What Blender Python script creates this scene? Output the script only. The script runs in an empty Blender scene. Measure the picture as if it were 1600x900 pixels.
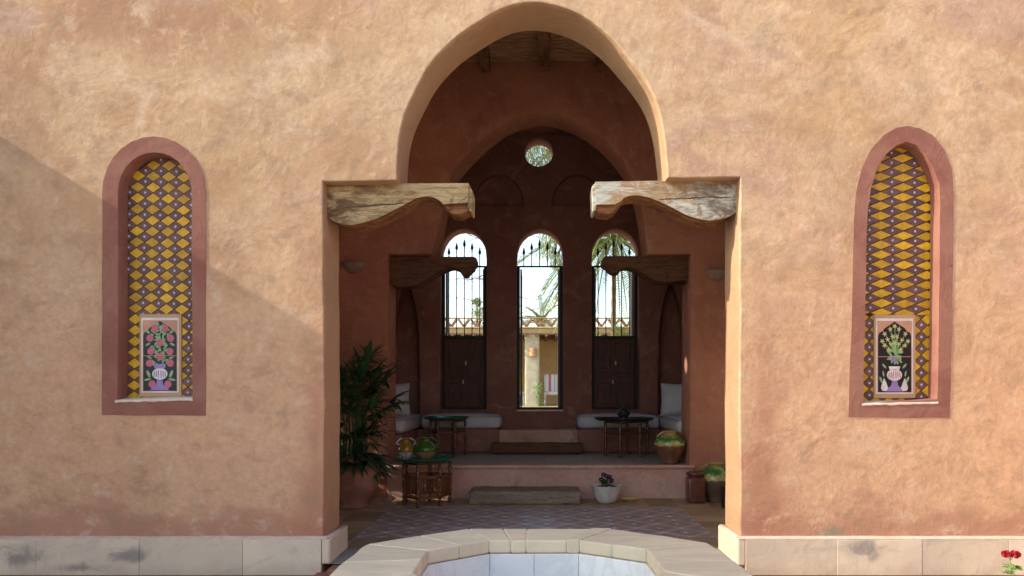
import bpy, bmesh, math, random
from mathutils import Vector, Matrix, noise
from mathutils.geometry import delaunay_2d_cdt
import numpy as np
random.seed(7)
R = math.radians
sc = bpy.context.scene
C = sc.collection
F = 1180.0            # focal length in photo pixels, eye 1.30 m above the tiled floor
EYE = 1.30
# ---------------------------------------------------------------- camera
cam_d = bpy.data.cameras.new("camera"); cam = bpy.data.objects.new("camera", cam_d); C.objects.link(cam)
cam.location = (0, 0, EYE); cam.rotation_euler = (R(90), 0, 0)
cam_d.sensor_width = 36; cam_d.lens = 36 * F / 1600
cam_d.shift_x = -42 / 1600; cam_d.shift_y = 155 / 1600
cam_d.clip_end = 2000; cam_d.clip_start = .05
sc.camera = cam
# ---------------------------------------------------------------- light
SUN = Vector((1, .165, -.616)).normalized()          # direction the light travels
w = bpy.data.worlds.new("World"); sc.world = w; w.use_nodes = True
nt = w.node_tree; bg = nt.nodes['Background']
sky = nt.nodes.new('ShaderNodeTexSky'); sky.sky_type = 'NISHITA'; sky.sun_disc = False
sky.sun_elevation = math.asin(-SUN.z); sky.sun_rotation = math.atan2(-SUN.x, -SUN.y)
sky.air_density = 1.05; sky.dust_density = 1.6; sky.ozone_density = 0.0
nt.links.new(sky.outputs[0], bg.inputs[0]); bg.inputs[1].default_value = .15
sl = bpy.data.lights.new("sun", 'SUN'); so = bpy.data.objects.new("sun", sl); C.objects.link(so)
sl.energy = 2.2; sl.angle = R(.5); sl.color = (1, .94, .80)
so.rotation_euler = SUN.to_track_quat('-Z', 'Y').to_euler()
sc.view_settings.view_transform = 'Standard'; sc.view_settings.look = 'None'
sc.view_settings.gamma = 1; sc.view_settings.use_curve_mapping = False
sc.view_settings.exposure = 1.48
sc.cycles.max_bounces = 12; sc.cycles.diffuse_bounces = 8

# ---------------------------------------------------------------- materials
class N:
    """tiny node helper"""
    def __init__(s, name, rough=.8, spec=.3, metal=0):
        s.m = bpy.data.materials.new(name); s.m.use_nodes = True; s.t = s.m.node_tree
        s.b = s.t.nodes['Principled BSDF']; s.b.inputs['Roughness'].default_value = rough
        s.b.inputs['Specular IOR Level'].default_value = spec; s.b.inputs['Metallic'].default_value = metal
    def new(s, k, **kw):
        n = s.t.nodes.new(k)
        for a, v in kw.items(): setattr(n, a, v)
        return n
    def set(s, inp, v):
        if hasattr(v, 'is_linked') or isinstance(v, bpy.types.NodeSocket): s.t.links.new(v, inp)
        else: inp.default_value = v
    def world(s): return s.new('ShaderNodeNewGeometry').outputs['Position']
    def obj(s): return s.new('ShaderNodeTexCoord').outputs['Object']
    def rnd(s): return s.new('ShaderNodeObjectInfo').outputs['Random']
    def scale(s, v, k, off=(0, 0, 0)):
        n = s.new('ShaderNodeMapping'); s.set(n.inputs[0], v); n.inputs['Scale'].default_value = k; n.inputs['Location'].default_value = off
        return n.outputs[0]
    def noise(s, v, sc_, det=4, rough=.55, dist=0):
        n = s.new('ShaderNodeTexNoise'); s.set(n.inputs['Vector'], v); n.inputs['Scale'].default_value = sc_
        n.inputs['Detail'].default_value = det; n.inputs['Roughness'].default_value = rough; n.inputs['Distortion'].default_value = dist
        return n.outputs[0]
    def voro(s, v, sc_, feat='F1', out=0):
        n = s.new('ShaderNodeTexVoronoi', feature=feat); s.set(n.inputs['Vector'], v); n.inputs['Scale'].default_value = sc_
        return n.outputs[out]
    def math(s, op, a, b=0, c=0, clamp=False):
        n = s.new('ShaderNodeMath', operation=op, use_clamp=clamp); s.set(n.inputs[0], a); s.set(n.inputs[1], b); s.set(n.inputs[2], c)
        return n.outputs[0]
    def ss(s, v, lo, hi, a=0., b=1.):
        n = s.new('ShaderNodeMapRange', interpolation_type='SMOOTHSTEP'); s.set(n.inputs[0], v)
        for i, q in enumerate((lo, hi, a, b)): n.inputs[1 + i].default_value = q
        return n.outputs[0]
    def mix(s, f, a, b, mode='MIX'):
        n = s.new('ShaderNodeMix', data_type='RGBA', blend_type=mode); s.set(n.inputs[0], f)
        for i, q in ((6, a), (7, b)):
            if isinstance(q, tuple): n.inputs[i].default_value = (*q, 1)
            else: s.t.links.new(q, n.inputs[i])
        return n.outputs[2]
    def ramp(s, v, stops):
        n = s.new('ShaderNodeValToRGB'); s.set(n.inputs[0], v); e = n.color_ramp.elements
        while len(e) < len(stops): e.new(.5)
        for i, (p, c) in enumerate(stops): e[i].position = p; e[i].color = (*c, 1)
        return n.outputs[0]
    def xyz(s, v):
        n = s.new('ShaderNodeSeparateXYZ'); s.set(n.inputs[0], v); return n.outputs
    def col(s, c):
        if isinstance(c, tuple): s.b.inputs['Base Color'].default_value = (*c, 1)
        else: s.t.links.new(c, s.b.inputs['Base Color'])
    def rough(s, v): s.set(s.b.inputs['Roughness'], v)
    def bump(s, *hs):
        last = None
        for h, st, d in hs:
            n = s.new('ShaderNodeBump'); n.inputs['Strength'].default_value = st; n.inputs['Distance'].default_value = d
            s.set(n.inputs['Height'], h)
            if last: s.t.links.new(last, n.inputs['Normal'])
            last = n.outputs[0]
        s.t.links.new(last, s.b.inputs['Normal'])

def simple(name, a, b=None, sc_=6, rough=.8, spec=.3, bump=.3, bs=40, metal=0, stretch=(1, 1, 1), space='obj', coat=0, bd=.004, rand=0):
    n = N(name, rough, spec, metal); v = n.scale(n.obj() if space == 'obj' else n.world(), stretch)
    b = b or tuple(x * .75 for x in a)
    f = n.ss(n.noise(v, sc_, 5, .6, .4), .32, .68); c = n.mix(f, a, b)
    if rand:
        r = n.ss(n.rnd(), 0, 1, 1 - rand, 1 + rand)
        m = n.new('ShaderNodeMix', data_type='RGBA', blend_type='MULTIPLY'); m.inputs[0].default_value = 1
        cc = n.new('ShaderNodeCombineColor')
        for i in range(3): n.t.links.new(r, cc.inputs[i])
        n.t.links.new(c, m.inputs[6]); n.t.links.new(cc.outputs[0], m.inputs[7]); c = m.outputs[2]
    n.col(c)
    if bump: n.bump((n.noise(v, bs, 5, .6), bump, bd))
    if coat: n.b.inputs['Coat Weight'].default_value = coat; n.b.inputs['Coat Roughness'].default_value = .08
    return n.m

def facade_plaster():
    Y1_ = 5.60
    n = N('ochre_plaster', .92, .15); p = n.world(); x, y, z = n.xyz(p)
    big = n.noise(p, .75, 6, .6, .6)
    c = n.ramp(big, [(.32, (.40, .22, .125)), (.42, (.48, .29, .165)), (.50, (.55, .36, .21)), (.58, (.60, .41, .25)), (.70, (.47, .275, .155))])
    orange = n.ss(n.noise(n.scale(p, (1, 1, 1), (5, 2, 9)), .9, 4, .6, 1.0), .48, .66, 0, .6)
    c = n.mix(orange, c, (.50, .30, .14))
    pink = n.ss(n.noise(n.scale(p, (1, 1, 1.3), (11, 4, 3)), 1.1, 5, .6, .8), .56, .68, 0, .6)
    c = n.mix(pink, c, (.44, .265, .20))
    pale = n.ss(n.noise(n.scale(p, (1, 1, 1), (31, 4, 7)), 1.9, 6, .65, .8), .56, .74, 0, .6)
    c = n.mix(pale, c, (.70, .53, .37))
    gry = n.ss(n.noise(n.scale(p, (1, 1, 1), (3, 8, 17)), 2.3, 8, .68, .9), .52, .68, 0, .38)
    c = n.mix(gry, c, (.34, .25, .165))
    # faded pink colour-wash patches (top right, top left)
    for cx, cz, rx, rz, k in ((3.45, 4.1, .6, .28, .5), (-3.95, 4.02, .32, .14, .65), (-2.6, 4.2, .3, .1, .4)):
        v = n.scale(p, (1 / rx, 0, 1 / rz), (-cx / rx, 0, -cz / rz))
        L = n.new('ShaderNodeVectorMath', operation='LENGTH'); n.t.links.new(v, L.inputs[0])
        d = n.math('ADD', L.outputs['Value'], n.math('MULTIPLY', n.math('SUBTRACT', n.noise(p, 4, 5), .5), 1.4))
        c = n.mix(n.ss(d, 1.05, .55, 0, k), c, (.45, .29, .23))
    # rising damp: brick-red band above the plinth ; lower wall's natural pink, raised to warm the shaded part
    zz = n.math('ADD', z, n.math('MULTIPLY', n.math('SUBTRACT', n.noise(n.scale(p, (1, 1, 2.5)), 1.5, 6, .65), .5), .85))
    low = n.ss(zz, 3.3, .8, 0, .85); c = n.mix(low, c, (.65, .375, .215))
    red = n.ss(zz, .50, .24, 0, .75); c = n.mix(red, c, (.42, .19, .12))
    ax = n.math('ABSOLUTE', n.math('SUBTRACT', n.math('ABSOLUTE', x), 1.66))
    e = n.math('ADD', n.math('ADD', ax, n.math('MULTIPLY', z, .14)), n.math('MULTIPLY', n.math('SUBTRACT', n.noise(p, 3, 5), .5), .5))
    c = n.mix(n.ss(e, .38, .05, 0, .7), c, (.43, .17, .10))
    # small green stain
    v = n.scale(p, (9, 0, 14), (-2.17 * 9, 0, -.215 * 14)); L = n.new('ShaderNodeVectorMath', operation='LENGTH'); n.t.links.new(v, L.inputs[0])
    c = n.mix(n.ss(n.math('ADD', L.outputs['Value'], n.math('MULTIPLY', n.noise(p, 14, 4), .8)), 1.5, .7, 0, .7), c, (.22, .25, .17))
    mott = n.noise(n.scale(p, (1, 1, 1.2), (7, 7, 1)), 5.5, 8, .72, .3)
    c = n.mix(n.ss(mott, .50, .66, 0, .55), c, (.37, .225, .135)); c = n.mix(n.ss(mott, .47, .32, 0, .55), c, (.68, .50, .345))
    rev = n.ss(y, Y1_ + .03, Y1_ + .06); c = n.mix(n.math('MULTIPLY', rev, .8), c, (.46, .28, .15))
    fine = n.noise(p, 22, 6, .7)
    c = n.mix(n.ss(fine, .35, .66, 0, .32), c, (.36, .24, .15))
    wv = n.new('ShaderNodeTexNoise'); n.t.links.new(p, wv.inputs['Vector']); wv.inputs['Scale'].default_value = 2.2; wv.inputs['Detail'].default_value = 6
    vm = n.new('ShaderNodeVectorMath', operation='ADD'); n.t.links.new(p, vm.inputs[0]); n.t.links.new(wv.outputs[1], vm.inputs[1])
    crk = n.ss(n.voro(vm.outputs[0], .8, 'DISTANCE_TO_EDGE'), 0, .008, 1, 0); crk = n.math('MULTIPLY', crk, n.ss(n.noise(n.scale(p, (1, 1, 1), (2, 2, 6)), 1.0, 3), .52, .60))
    c = n.mix(n.math('MULTIPLY', crk, .14), c, (.24, .15, .09))
    n.col(c)
    ridge = n.ss(n.math('ABSOLUTE', n.math('SUBTRACT', n.noise(p, 1.7, 3, .5, 1.4), .5)), 0, .05, 1, 0)
    msk = n.ss(n.noise(p, 1.3, 3), .42, .62)
    chip = n.math('MULTIPLY', n.ss(n.noise(n.scale(p, (1, 1, 1), (4, 4, 4)), 1.6, 4), .50, .62), n.noise(n.scale(p, (1.6, 1, 1)), 20, 9, .85, .6))
    n.bump((n.noise(n.scale(p, (1, 1, 1.3)), 2.0, 4, .55, .5), .5, .05), (n.noise(p, 5.0, 8, .68, .3), .45, .018), (chip, .7, .013), (n.math('MULTIPLY', ridge, msk), .07, .012), (n.math('MULTIPLY', n.ss(n.noise(n.scale(p, (1, 1, 1), (9, 1, 5)), 1.4, 5, .6), .38, .62, .2, 1), n.noise(n.scale(p, (1.5, 1, .8)), 15, 8, .8, .4)), .6, .011), (crk, -.15, .003), (n.noise(p, 75, 5, .75), .5, .004))
    return n.m
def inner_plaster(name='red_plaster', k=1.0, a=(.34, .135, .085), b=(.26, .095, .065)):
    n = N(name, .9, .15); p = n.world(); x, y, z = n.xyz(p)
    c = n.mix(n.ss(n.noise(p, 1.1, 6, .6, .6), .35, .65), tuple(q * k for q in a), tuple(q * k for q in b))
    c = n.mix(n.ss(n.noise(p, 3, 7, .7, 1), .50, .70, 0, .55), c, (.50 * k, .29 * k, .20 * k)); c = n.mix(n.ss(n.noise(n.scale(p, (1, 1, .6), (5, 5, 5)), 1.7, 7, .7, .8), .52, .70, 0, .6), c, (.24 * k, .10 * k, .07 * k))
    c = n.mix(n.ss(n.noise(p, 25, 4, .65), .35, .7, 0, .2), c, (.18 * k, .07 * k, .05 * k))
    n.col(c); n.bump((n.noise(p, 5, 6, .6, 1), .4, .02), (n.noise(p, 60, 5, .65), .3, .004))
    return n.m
def band_paint():
    n = N('maroon_limewash', .85, .2); p = n.world()
    c = n.mix(n.ss(n.noise(p, 2.4, 6, .6, .5), .35, .65), (.25, .10, .072), (.31, .145, .10))
    c = n.mix(n.ss(n.noise(n.scale(p, (1, 1, .35)), 9, 6, .7), .5, .75, 0, .5), c, (.22, .08, .07))
    c = n.mix(n.ss(n.noise(p, 30, 4, .7), .6, .75, 0, .35), c, (.52, .34, .24))
    n.col(c); n.bump((n.noise(p, 5, 6, .6, 1), .45, .02), (n.noise(p, 60, 5, .65), .35, .004)); return n.m
def stone(name, a, b, stain=0, streak=(1, 1, 1)):
    n = N(name, .75, .25); p = n.world(); v = n.scale(p, streak)
    c = n.mix(n.ss(n.noise(v, 2.2, 6, .6, 1), .35, .65), a, b)
    c = n.mix(n.ss(n.noise(v, 9, 6, .7, .8), .5, .75, 0, .5), c, tuple(q * .7 for q in a))
    c = n.mix(n.ss(n.noise(v, 4, 4, .6, 2), .62, .72, 0, .4), c, (min(1, a[0] * 1.1), a[1] * .85, a[2] * .7))
    if stain:
        for cx, cz, rx, rz in ((-3.80, .05, .23, .10), (-3.0, .06, .18, .08), (2.40, .11, .20, .10), (-3.4, -.03, .25, .04)):
            q = n.scale(p, (1 / rx, 0, 1 / rz), (-cx / rx, 0, -cz / rz)); L = n.new('ShaderNodeVectorMath', operation='LENGTH'); n.t.links.new(q, L.inputs[0])
            d = n.math('ADD', L.outputs['Value'], n.math('MULTIPLY', n.math('SUBTRACT', n.noise(p, 6, 6, .65, 1), .5), 2.4))
            c = n.mix(n.ss(d, 1.15, .1, 0, .7), c, (.15, .135, .135))
    if stain: c = n.mix(n.ss(n.math('ADD', n.xyz(p)[2], n.math('MULTIPLY', n.noise(p, 3, 5), .25)), .16, -.02, 0, .5), c, (.36, .24, .17)); c = n.mix(n.ss(n.noise(n.scale(p, (.7, 1, 2)), 2.4, 7, .7, .6), .54, .72, 0, .4), c, (.33, .28, .22))
    r = n.ss(n.rnd(), 0, 1, .92, 1.06); hs = n.new('ShaderNodeHueSaturation'); n.t.links.new(c, hs.inputs['Color']); n.t.links.new(r, hs.inputs['Value'])
    n.col(hs.outputs[0]); n.bump((n.noise(v, 6, 6, .6, 1.5), .4, .012), (n.noise(p, 70, 4, .6), .25, .003)); return n.m
def weathered_wood(name, pale, mid, dark, stretch=(1.2, 3, 9), rough=.8, crack=.6, tint=None, split=None):
    n = N(name, rough, .25); v = n.scale(n.obj(), stretch); o = n.obj()
    g = n.noise(v, 3, 8, .7, .8)
    c = n.ramp(g, [(.3, dark), (.42, mid), (.55, pale), (.7, mid)])
    if tint: c = n.mix(n.ss(n.noise(n.scale(o, (1.5, 1, 2.5), (4, 1, 2)), 3.2, 5, .65, 1.2), .46, .60, 0, .8), c, tint)
    pat = n.ss(n.noise(o, 7, 6, .7, 1), .55, .68, 0, .7); c = n.mix(pat, c, dark)
    c = n.mix(n.ss(n.noise(n.scale(o, (30, 3, 3)), 3, 5, .7, .3), .58, .68, 0, .35), c, mid)
    cr = n.noise(n.scale(o, (.9, 4, 14)), 2.2, 6, .6, 1.5); crm = n.ss(n.math('ABSOLUTE', n.math('SUBTRACT', cr, .5)), 0, .02, crack, 0)
    c = n.mix(crm, c, tuple(q * .25 for q in dark))
    if split:
        (ax, az), (bx_, bz) = split; wx, wy, wz = n.xyz(n.world()); sl_ = (bz - az) / (bx_ - ax)
        line = n.math('ADD', n.math('MULTIPLY', n.math('SUBTRACT', wx, ax), sl_), n.math('MULTIPLY', n.math('SUBTRACT', n.noise(n.world(), 9, 4), .5), .035))
        dd = n.math('ABSOLUTE', n.math('SUBTRACT', n.math('SUBTRACT', wz, az), line)); inx = n.math('MULTIPLY', n.ss(wx, min(ax, bx_), min(ax, bx_) + .03), n.ss(wx, max(ax, bx_) - .1, max(ax, bx_), 1, 0))
        sm = n.math('MULTIPLY', n.ss(dd, .002, .007, 1, 0), inx); c = n.mix(sm, c, (.02, .012, .008))
        st = n.math('MULTIPLY', n.ss(n.math('ABSOLUTE', n.math('SUBTRACT', wx, ax)), .75, .1), n.ss(n.noise(n.scale(n.world(), (1, 1, 1.8)), 5, 7, .7, .8), .40, .60)); c = n.mix(n.math('MULTIPLY', st, .92), c, dark)
        crm = n.math('ADD', crm, n.math('MULTIPLY', sm, 2))
    n.col(c)
    n.bump((g, .5, .012), (crm, -.6, .01), (n.noise(n.scale(o, (6, 20, 60)), 6, 4, .6), .3, .003)); return n.m
def pattern_tile():
    n = N('blue_pattern_glazed_tile', .38, .45); x, y, z = n.xyz(n.obj()); T = .2067
    u = n.math('DIVIDE', x, T); v = n.math('DIVIDE', y, T)
    d = n.math('ABSOLUTE', n.math('SUBTRACT', u, v)); s_ = n.math('ABSOLUTE', n.math('ADD', u, v))
    c = n.mix(n.ss(n.noise(n.world(), 7, 4), .35, .65), (.16, .135, .165), (.25, .20, .21))
    def band(c, dd, lo, hi, colr, e=.012):
        m = n.math('MULTIPLY', n.ss(dd, lo - e, lo), n.ss(dd, hi, hi + e, 1, 0)); return n.mix(m, c, colr)
    c = band(c, d, .30, .38, (.38, .27, .20)); c = band(c, d, .50, .64, (.30, .23, .24))
    c = band(c, d, -1, .075, (.58, .28, .12), .03); c = band(c, d, .13, .19, (.55, .47, .40), .02)
    c = band(c, d, .72, .76, (.42, .35, .3))
    # star points at the corners: white petals
    au = n.math('ABSOLUTE', u); av = n.math('ABSOLUTE', v)
    cu = n.math('SUBTRACT', .5, au); cv = n.math('SUBTRACT', .5, av)
    star = n.math('ADD', n.math('POWER', n.math('MAXIMUM', cu, 0), .6), n.math('POWER', n.math('MAXIMUM', cv, 0), .6))
    c = n.mix(n.ss(star, .46, .40), c, (.62, .58, .55))
    ctr = n.math('ADD', n.math('POWER', au, .7), n.math('POWER', av, .7)); c = n.mix(n.ss(ctr, .22, .17), c, (.30, .16, .10))
    w_ = n.ss(n.noise(n.world(), 3, 6, .7), .5, .75, 0, .45); c = n.mix(w_, c, (.30, .25, .22)); n.col(c)
    n.rough(n.ss(n.noise(n.world(), 8, 4), .3, .7, .3, .55)); n.bump((n.noise(n.world(), 30, 3), .15, .003)); return n.m
def marble():
    n = N('grey_white_marble', .3, .5); p = n.world()
    v = n.math('ABSOLUTE', n.math('SUBTRACT', n.noise(n.scale(p, (1, 1, .6)), 3, 8, .6, 1.5), .5))
    c = n.mix(n.ss(v, .0, .06, .4, 0), (.78, .79, .75), (.55, .58, .58)); c = n.mix(n.ss(n.noise(p, 2, 4), .4, .7, 0, .5), c, (.70, .72, .69)); n.col(c); return n.m
def glaze(name, low, zt, tops, rough_lo=.7, drip=.02, spots=None, band=0):
    """pottery: raw body below zt (object space), glazed shoulder above with a dripping edge"""
    n = N(name, .3, .5); o = n.obj(); x, y, z = n.xyz(o)
    t = n.math('ADD', z, n.math('MULTIPLY', n.math('SUBTRACT', n.noise(n.scale(o, (1, 1, .3)), 22, 4), .5), drip * 3))
    g = n.noise(n.scale(o, (1, 1, .6)), 11, 5, .65, 1.2)
    k = len(tops); c = n.ramp(g, [(.3 + .4 * i / max(1, k - 1), q) for i, q in enumerate(tops)])
    if band:
        bv = n.math('ADD', n.math('DIVIDE', n.math('SUBTRACT', z, zt), band), n.math('MULTIPLY', n.math('SUBTRACT', n.noise(n.scale(o, (1, 1, .4)), 26, 6, .7, .6), .5), 1.1))
        c = n.ramp(bv, [(0, (.40, .32, .09)), (.22, (.46, .36, .12)), (.36, (.07, .19, .05)), (.58, (.03, .14, .035)), (.78, (.28, .25, .06)), (1, (.40, .22, .06))])
    m = n.ss(t, zt - .004, zt + .004)
    lo = n.mix(n.ss(n.noise(o, 12, 5, .7), .4, .65), low, tuple(q * .7 for q in low))
    if spots: lo = n.mix(n.ss(n.noise(o, 38, 3, .6), .6, .66), lo, spots)
    n.col(n.mix(m, lo, c)); n.rough(n.ss(t, zt - .004, zt + .004, rough_lo, .13))
    n.bump((n.noise(n.scale(o, (1, 1, 4)), 18, 4), .25, .004)); return n.m

M = dict(
    facade=facade_plaster(), red=inner_plaster('red_plaster', 1, (.42, .185, .115), (.36, .145, .09)), pale_bounce=simple('pale_bounce_plaster', (.72, .60, .46), (.66, .54, .40), 3, .9, space='world'), red2=inner_plaster('shaded_room_plaster', .95, (.32, .15, .115), (.26, .11, .085)),  # pale plaster is for unseen walls, made pale to bounce light
    pinkstep=inner_plaster('rose_cement', 1, (.60, .37, .29), (.50, .27, .20)), band=band_paint(),
    plinth=stone('buff_limestone', (.68, .55, .39), (.62, .50, .37), 1), rim=stone('pale_rim_limestone', (.70, .60, .41), (.60, .52, .37), 0, (.7, 3, 1)),
    mortar=simple('pale_mortar', (.66, .50, .38), (.55, .40, .3), 20, .9), slab=stone('grey_threshold_stone', (.30, .27, .22), (.24, .2, .17)),
    brick=simple('red_step_brick', (.30, .11, .07), (.20, .08, .05), 20, .9), ground=stone('sandy_paving', (.60, .49, .37), (.53, .43, .32)),
    corbel=weathered_wood('weathered_pale_timber', (.52, .39, .20), (.36, .24, .11), (.11, .06, .03), split=((-1.60, 2.64), (-.97, 2.70))),
    corbel2=weathered_wood('weathered_painted_timber', (.55, .56, .48), (.42, .38, .28), (.15, .10, .07), crack=.6, tint=(.36, .20, .08), split=((1.50, 2.74), (.90, 2.725))),
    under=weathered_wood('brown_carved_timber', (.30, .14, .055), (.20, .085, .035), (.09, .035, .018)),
    darkbeam=weathered_wood('smoky_brown_timber', (.15, .07, .035), (.10, .045, .022), (.05, .022, .012)),
    log=weathered_wood('worn_grey_brown_log', (.30, .22, .15), (.21, .145, .10), (.10, .065, .045)),
    beam=weathered_wood('roof_beam_timber', (.28, .15, .08), (.18, .09, .045), (.05, .025, .015), (4, .6, 4)),
    reed=simple('reed', (.50, .31, .17), (.20, .11, .055), 14, .8, stretch=(.5, 4, 4), rand=.0, space='world'),
    tile=pattern_tile(), tile2=simple('brown_terracotta_tile', (.42, .27, .15), (.30, .20, .12), 5, .5, .4, .25, 30, rand=.25),
    grout=simple('pale_grout', (.42, .34, .27), (.30, .24, .18), 20, .9, space='world'), bluefloor=simple('blue_grey_floor_tile', (.17, .18, .25), (.24, .23, .29), 4, .35, .45, .15, 30, space='obj', rand=.25),
    yellow=simple('mustard_yellow_tile', (.62, .35, .010), (.47, .25, .008), 30, .45, .4, .3, 60, rand=.18, space='world'), plum=simple('plum_brown_tile', (.16, .075, .062), (.11, .05, .045), 30, .5, .4, .3, 60, rand=.15, space='world'),
    groutd=simple('dark_brown_joint', (.06, .028, .015), (.04, .02, .012), 30, .8, space='world'), pearl=simple('lilac_white_dot', (.55, .48, .55), (.45, .38, .45), 60, .4),
    white=simple('white_limewash', (.72, .60, .48), (.62, .48, .36), 12, .85, space='world'),
    marble=marble(), cloth=simple('off_white_cotton', (.55, .52, .53), (.48, .45, .47), 8, .95, .1, .25, 120), piping=simple('grey_piping', (.30, .28, .29), rough=.9),
    terra=simple('rose_terracotta', (.40, .20, .14), (.28, .13, .09), 5, .75, .3, .3, 25), soil=simple('dark_soil', (.05, .03, .02), rough=.95, bump=.8),
    leaf=simple('dark_green_leaf', (.045, .105, .034), (.024, .062, .022), 9, .42, .5, .15, 60, rand=.35), palm=simple('palm_leaflet_green', (.16, .22, .06), (.26, .28, .09), 1.5, .5, .4, 0),
    leaf2=simple('pepper_tree_leaf', (.22, .28, .12), (.30, .34, .17), 2, .6, .3, 0), trunk=simple('palm_trunk_fibre', (.24, .19, .12), (.15, .11, .07), 4, .9, .1, .8, 12, stretch=(1, 1, 3)),
    iron=simple('black_iron', (.02, .018, .016), rough=.5, metal=.3), door=weathered_wood('dark_red_door_timber', (.11, .032, .022), (.075, .022, .016), (.04, .012, .01), (9, 3, 1.2), .45),
    frame=simple('brown_window_timber', (.12, .055, .03), (.08, .035, .02), 8, .6), steel=simple('pale_latch_metal', (.5, .46, .38), rough=.4, metal=.5),
    turned=simple('polished_turned_wood', (.13, .04, .014), (.075, .022, .009), 20, .35, .4, .1, 40, stretch=(1, 1, .4), coat=.15), amber=simple('honey_lattice_wood', (.20, .075, .02), (.12, .04, .012), 20, .4, .4, .1),
    bone=simple('bone_inlay', (.4, .33, .22), rough=.4), traygreen=simple('emerald_painted_tray', (.015, .16, .07), (.01, .10, .05), 8, .22, .5, .1, 40, coat=.5), traydark=simple('dark_bronze_tray', (.035, .035, .036), (.02, .02, .02), 8, .35, .5, metal=.3),
    jug1=glaze('amber_glaze_white_body', (.45, .42, .38), .085, [(.36, .12, .015), (.22, .13, .015), (.40, .16, .02)], .5, .004, (.2, .05, .02)), jug2=glaze('green_glaze_tan_body', (.36, .19, .10), .088, [(.015, .06, .006), (.05, .12, .01), (.015, .05, .006)], .5, .002),
    jar1=glaze('green_yellow_drip_glaze', (.17, .075, .045), .215, [(.03, .13, .03), (.05, .16, .04), (.36, .30, .06), (.45, .34, .09), (.06, .16, .04), (.4, .2, .05)], .35, .02, band=.155),
    jar2=glaze('mossy_drip_glaze', (.13, .07, .045), .25, [(.035, .10, .03), (.06, .13, .04), (.22, .22, .09), (.06, .12, .04)], .6, .02, band=.20),
    crock=simple('oxblood_crock_glaze', (.17, .045, .03), (.09, .035, .025), 18, .28, .5, .3, 20), black=simple('charcoal_box', (.025, .027, .03), rough=.6), dish=glaze('yellow_glazed_dish', (.4, .36, .2), .012, [(.5, .38, .12), (.5, .40, .2)]),
    bowl=simple('white_marble_mortar', (.62, .58, .53), (.5, .42, .36), 6, .5, .4, .2, 30), stonesc=simple('carved_stone_sconce', (.30, .22, .17), (.24, .16, .12), 12, .85, .2, .4, 40),
    tan=simple('sandy_render', (.52, .40, .22), (.42, .31, .17), 3, .9, .1, .4, 20), tan2=simple('ochre_render', (.52, .36, .19), (.44, .30, .16), 3, .9, .1, .4, 20), pillar=simple('pale_stone_pillar', (.50, .46, .34), (.38, .36, .27), 5, .85, .2, .5, 18),
    rtile=simple('clay_roof_tile', (.36, .17, .10), (.42, .26, .16), 4, .8, rand=.35), timber=simple('eave_timber', (.22, .14, .08), (.13, .08, .05), 6, .8), wwhite=simple('white_metal', (.75, .74, .7), rough=.5),
    towel=None, pink=simple('rose_pink_enamel', (.55, .13, .19), (.42, .09, .14), 60, .35), greenp=simple('leaf_green_enamel', (.28, .44, .20), (.16, .30, .12), 60, .35), night=simple('black_enamel', (.012, .011, .02), rough=.3),
    lilac=simple('lilac_enamel', (.30, .20, .42), rough=.35), cream=simple('cream_enamel', (.74, .68, .62), rough=.35), salmon=simple('salmon_enamel', (.58, .30, .18), rough=.4), mosaic=None, yel=simple('pale_yellow_enamel', (.55, .52, .18), rough=.35),
    redf=simple('crimson_petal', (.42, .005, .012), (.25, .003, .01), 40, .6), freshg=simple('fresh_green_leaf', (.16, .32, .05), (.10, .22, .04), 20, .5), purple=simple('purple_petal', (.06, .01, .07), (.03, .005, .04), 40, .6), mustard=simple('mustard_cloth', (.55, .33, .06)),
)
n = N('striped_towel', .95, .1); x, y, z = n.xyz(n.obj())
st = n.math('FRACT', n.math('MULTIPLY', x, 3.4)); c = n.ramp(st, [(0, (.3, .38, .55)), (.3, (.7, .7, .72)), (.45, (.45, .2, .25)), (.6, (.4, .12, .16)), (.75, (.7, .68, .68))]); n.col(c); M['towel'] = n.m
n = N('mosaic_border', .5, .3); o = n.obj(); v1 = n.new('ShaderNodeTexChecker'); n.t.links.new(o, v1.inputs[0]); v1.inputs['Scale'].default_value = 140
v1.inputs[1].default_value = (.60, .42, .22, 1); v1.inputs[2].default_value = (.34, .14, .08, 1); n.col(v1.outputs[0]); M['mosaic'] = n.m

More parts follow.
